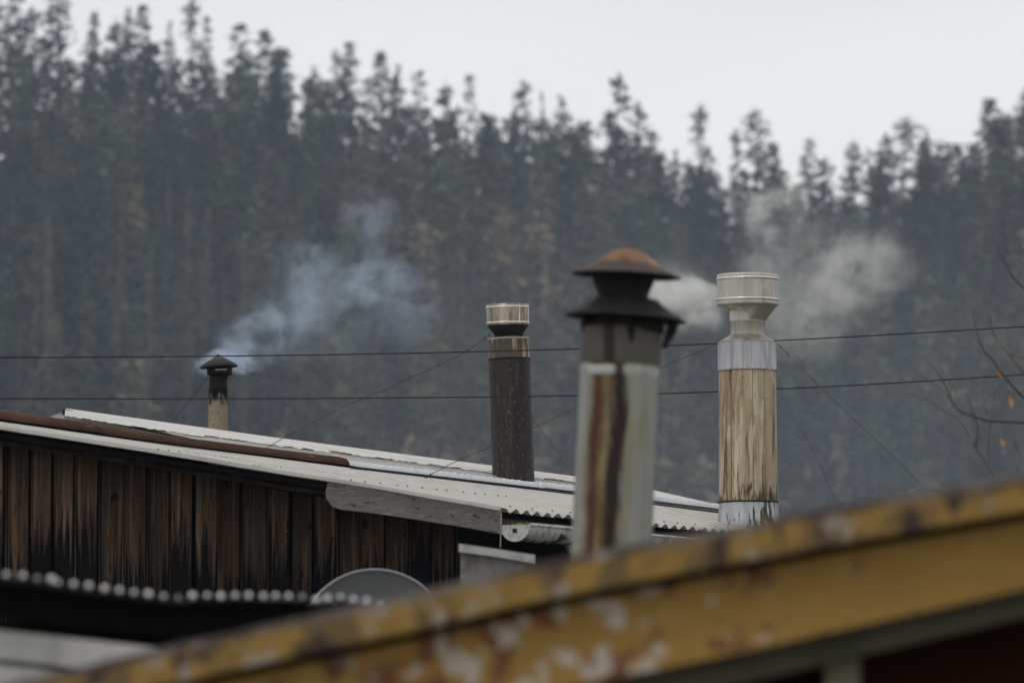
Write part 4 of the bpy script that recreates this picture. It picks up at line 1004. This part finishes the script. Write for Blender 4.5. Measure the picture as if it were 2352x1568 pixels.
add('trunk', *tube([Vector((tx.x, d, -4.2)), Vector((tx.x - .02, d, -2)), Vector((tx.x + .01, d, 0)), P(2470, 1180, d), P(2490, 900, d), P(2480, 560, d)], [.075, .06, .05, .035, .022, .01], 10), M['bark'], bt_, smooth=True)
br([(2475, 985), (2352, 969), (2278, 968), (2240, 958), (2209, 946), (2191, 933), (2180, 905), (2169, 880), (2150, 850), (2128, 830)], .0065, .0012, m='bark_dark')
br([(2465, 1200), (2330, 1130), (2282, 1093), (2265, 1066), (2240, 1024), (2202, 960), (2167, 944), (2140, 925), (2115, 904)], .0055, .0010, .1)
br([(2240, 1024), (2247, 1005), (2247, 982), (2238, 946)], .0045, .002, m='bark_dark')
br([(2269, 1075), (2272, 1010), (2276, 960), (2283, 925), (2289, 897), (2305, 882), (2325, 868)], .0035, .001, .15)
br([(2480, 1010), (2352, 915), (2320, 880), (2298, 853), (2276, 822), (2262, 808), (2249, 782), (2238, 740), (2236, 712)], .006, .001, m='bark_dark')
br([(2480, 960), (2352, 857), (2330, 830), (2311, 804), (2295, 785), (2280, 768), (2273, 737), (2270, 715)], .0055, .001, -.1)
br([(2276, 822), (2255, 808), (2222, 800)], .0022, .0008)
br([(2310, 804), (2340, 822), (2400, 832)], .003, .003)
br([(2475, 740), (2352, 661), (2335, 648), (2320, 626), (2303, 595), (2289, 561)], .005, .0012, m='bark_dark')
br([(2475, 690), (2352, 606), (2320, 590), (2291, 559)], .004, .0012, .1)
br([(2440, 720), (2390, 640), (2335, 560), (2326, 500)], .004, .0012, .2)
br([(2480, 1260), (2335, 1085), (2342, 1050), (2347, 1027), (2352, 990)], .004, .001)
br([(2202, 960), (2215, 925), (2240, 905)], .002, .0006)
br([(2278, 968), (2262, 940), (2255, 925)], .0022, .0008)
br([(2340, 1040), (2318, 1008), (2308, 1000)], .0022, .0008)
br([(2470, 1230), (2320, 1105), (2268, 1098), (2250, 1085), (2246, 1078)], .003, .001)
def leafy(x0, y0, x1, y1, w_, dd=0):
    a, b = P(x0, y0, d + dd), P(x1, y1, d + dd); m1 = a.lerp(b, .35); m2 = a.lerp(b, .7); sx = Vector((w_ * d / FPX, .003, 0))
    V = [a, m1 - sx, m1 + sx + Vector((0, .004, 0)), m2 - sx * .8, m2 + sx * .8, b, m1 + Vector((0, .006, 0)), m2 + Vector((0, .006, 0))]
    F = [(0, 1, 6), (0, 6, 2), (1, 3, 7, 6), (6, 7, 4, 2), (3, 5, 7), (7, 5, 4)]
    add('leaf', V, F, M['leaf_orange'], bt_)
leafy(2288, 838, 2301, 870, 5); leafy(2320, 906, 2325, 938, 5); leafy(2298, 1004, 2307, 1026, 4.5)

# ------------------------------------------------------------------ smoke (real volumes) and air
def smoke(name, label, blobs, d, dens, color, lo, hi, nscale, seed, warp):
    """blobs: (px, py, rx, ry, weight) in photo pixels at depth d; soft spheres broken up by noise"""
    s = d / FPX; xs2 = [b[0] - b[2] for b in blobs] + [b[0] + b[2] for b in blobs]; ys2 = [b[1] - b[3] for b in blobs] + [b[1] + b[3] for b in blobs]
    c = P((min(xs2) + max(xs2)) / 2, (min(ys2) + max(ys2)) / 2, d)
    hx = (max(xs2) - min(xs2)) / 2 * s * 1.12 + .05; hz = (max(ys2) - min(ys2)) / 2 * s * 1.12 + .05; hy = max(b[2] for b in blobs) * s * .62 + .05
    ds = [b[5] for b in blobs if len(b) > 5]
    if ds:
        c.y = (min(ds) + max(ds)) / 2; pp = [(P(b[0], b[1], b[5]), b[2] * b[5] / FPX, b[3] * b[5] / FPX) for b in blobs]
        lo3 = [min(p.x - q for p, q, w_ in pp), min(ds) - .25, min(p.z - w_ for p, q, w_ in pp)]; hi3 = [max(p.x + q for p, q, w_ in pp), max(ds) + .25, max(p.z + w_ for p, q, w_ in pp)]
        c = Vector([(a + b) / 2 for a, b in zip(lo3, hi3)]); hx, hy, hz = [(b - a) / 2 + .05 for a, b in zip(lo3, hi3)]
    v, f = box((-hx, -hy, -hz), (hx, hy, hz))
    m = bpy.data.materials.new(name); m.use_nodes = True; g = NT(m); g.n.clear()
    out = g.new('ShaderNodeOutputMaterial'); pv = g.new('ShaderNodeVolumePrincipled'); g.link(pv.outputs[0], out.inputs['Volume'])
    pv.inputs['Color'].default_value = (*color, 1); pv.inputs['Anisotropy'].default_value = .2
    tc = g.new('ShaderNodeTexCoord')
    nz = g.new('ShaderNodeTexNoise'); nz.inputs['Scale'].default_value = nscale * .6; nz.inputs['Detail'].default_value = 3; g.link(tc.outputs['Object'], nz.inputs['Vector'])
    sb = g.new('ShaderNodeVectorMath', operation='SUBTRACT'); g.link(nz.outputs['Color'], sb.inputs[0]); sb.inputs[1].default_value = (.5, .5, .5)
    scn = g.new('ShaderNodeVectorMath', operation='SCALE'); g.link(sb.outputs[0], scn.inputs[0]); scn.inputs['Scale'].default_value = warp
    ad = g.new('ShaderNodeVectorMath', operation='ADD'); g.link(tc.outputs['Object'], ad.inputs[0]); g.link(scn.outputs[0], ad.inputs[1]); vec = ad.outputs[0]
    tot = None
    for bl in blobs:
        px, py, rx, ry, wt = bl[:5]; dd_ = bl[5] if len(bl) > 5 else d; s = dd_ / FPX
        bc = P(px, py, dd_) - c
        a1 = g.new('ShaderNodeVectorMath', operation='SUBTRACT'); g.link(vec, a1.inputs[0]); a1.inputs[1].default_value = tuple(bc)
        a2 = g.new('ShaderNodeVectorMath', operation='DIVIDE'); g.link(a1.outputs[0], a2.inputs[0]); a2.inputs[1].default_value = (rx * s, (rx + ry) * .35 * s if not ds else 1.1, ry * s)
        a3 = g.new('ShaderNodeVectorMath', operation='DOT_PRODUCT'); g.link(a2.outputs[0], a3.inputs[0]); g.link(a2.outputs[0], a3.inputs[1])
        q = g.math('MAXIMUM', g.math('SUBTRACT', 1.0, a3.outputs['Value']), 0.0); q = g.math('MULTIPLY', g.math('MULTIPLY', q, q), wt / ((rx + ry) * .35 * s if not ds else 1.1))
        tot = q if tot is None else g.math('ADD', tot, q)
    n2 = g.new('ShaderNodeTexNoise'); n2.inputs['Scale'].default_value = nscale; n2.inputs['Detail'].default_value = 5; n2.inputs['Roughness'].default_value = .62; g.link(vec, n2.inputs['Vector'])
    r = g.new('ShaderNodeMapRange'); r.inputs[1].default_value = lo; r.inputs[2].default_value = hi; r.inputs[3].default_value = .08; r.inputs[4].default_value = 1.5; r.clamp = True; g.link(n2.outputs[0], r.inputs[0])
    g.link(g.math('MULTIPLY', g.math('MULTIPLY', tot, r.outputs[0]), dens), pv.inputs['Density'])
    me = bpy.data.meshes.new(name); me.from_pydata(v, [], f); me.materials.append(m)
    o = bpy.data.objects.new(name, me); COL.objects.link(o); o.location = c; tag(o, label, 'smoke', None, 'stuff')
smoke('smoke', 'thin bluish smoke drifting up right from the small left chimney', [
    (478, 838, 50, 30, 5.5), (505, 826, 62, 32, 5.0), (548, 836, 58, 34, 5.2), (560, 805, 85, 48, .75), (600, 765, 130, 75, .65), (680, 712, 150, 90, .60), (715, 610, 115, 75, .60), (780, 668, 125, 65, .45),
    (875, 640, 125, 75, .50), (905, 715, 150, 110, .34), (850, 520, 100, 120, .32), (740, 790, 150, 80, .16)], 19.6, 1.15, (.74, .84, 1.0), .42, .64, 7.5, 1, .16)
smoke('smoke', 'dense pale smoke blown right from the nearest chimney past the steel drum cap', [
    (1560, 668, 110, 46, 3.0), (1622, 668, 60, 36, 6.5), (1600, 690, 110, 70, .8), (1590, 725, 100, 60, .6), (1860, 700, 180, 110, .45), (1945, 650, 140, 100, .42), (1770, 600, 120, 110, .32),
    (1775, 480, 120, 100, .45), (1745, 545, 70, 110, .2), (1900, 560, 110, 110, .3), (1830, 790, 150, 70, .18), (2010, 590, 130, 110, .34)], 18.2, 1.7, (.97, .97, .95), .40, .66, 6.0, 2, .2)
smoke('smoke', 'faint stream of smoke leaving the rusty cowl of the nearest chimney', [
    (1470, 655, 60, 30, 1.2, 9.95), (1492, 662, 60, 32, .8, 10.8), (1512, 665, 62, 36, .6, 12.2), (1530, 666, 66, 40, .5, 13.8), (1548, 667, 72, 42, .5, 15.4), (1562, 668, 80, 44, .5, 17.0)],
    13.5, 1.2, (.97, .97, .95), .38, .66, 5.0, 3, .12)
# thin wood smoke hanging in the valley beyond the roofs, thicker to the right and low down
mm = bpy.data.materials.new('valley smoke'); mm.use_nodes = True; g = NT(mm); g.n.clear(); out = g.new('ShaderNodeOutputMaterial'); pv = g.new('ShaderNodeVolumePrincipled'); g.link(pv.outputs[0], out.inputs['Volume'])
pv.inputs['Color'].default_value = (.84, .90, 1.0, 1); tc = g.new('ShaderNodeTexCoord'); dt = g.new('ShaderNodeVectorMath', operation='DOT_PRODUCT'); g.link(tc.outputs['Object'], dt.inputs[0]); g.link(tc.outputs['Object'], dt.inputs[1])
fall = g.math('MAXIMUM', g.math('SUBTRACT', 1.0, dt.outputs['Value']), 0.0); nz = g.new('ShaderNodeTexNoise'); nz.inputs['Scale'].default_value = 3.0; nz.inputs['Detail'].default_value = 2; g.link(tc.outputs['Object'], nz.inputs['Vector'])
g.link(g.math('MULTIPLY', g.math('MULTIPLY', g.math('MULTIPLY', fall, fall), g.math('MULTIPLY_ADD', nz.outputs[0], 1.6, .2)), .0012), pv.inputs['Density'])
bm = bmesh.new(); bmesh.ops.create_icosphere(bm, subdivisions=3, radius=1.03); me = bpy.data.meshes.new('smoke'); bm.to_mesh(me); bm.free(); me.materials.append(mm)
o = bpy.data.objects.new('smoke', me); COL.objects.link(o); o.location = (12, 170, 9); o.scale = (42, 70, 19); tag(o, 'thin pale wood smoke hanging over the valley in front of the wooded slope', 'smoke', None, 'stuff')
# the air
hz = bpy.data.meshes.new('haze'); v, f = box((-1500, -380, -5.2), (1500, 565, 115)); hz.from_pydata(v, [], f)
m = bpy.data.materials.new('haze air'); m.use_nodes = True; g = NT(m); g.n.clear(); out = g.new('ShaderNodeOutputMaterial'); pv = g.new('ShaderNodeVolumePrincipled')
pv.inputs['Color'].default_value = (.72, .83, 1.0, 1); pv.inputs['Density'].default_value = .00042; pv.inputs['Anisotropy'].default_value = 0
g.link(pv.outputs[0], out.inputs['Volume']); hz.materials.append(m)
m.cycles.homogeneous_volume = True if hasattr(m, 'cycles') and hasattr(m.cycles, 'homogeneous_volume') else False
ho = bpy.data.objects.new('haze', hz); COL.objects.link(ho); ho['kind'] = 'stuff'
for o in list(bpy.data.objects):
    if '_base' in o: del o['_base']
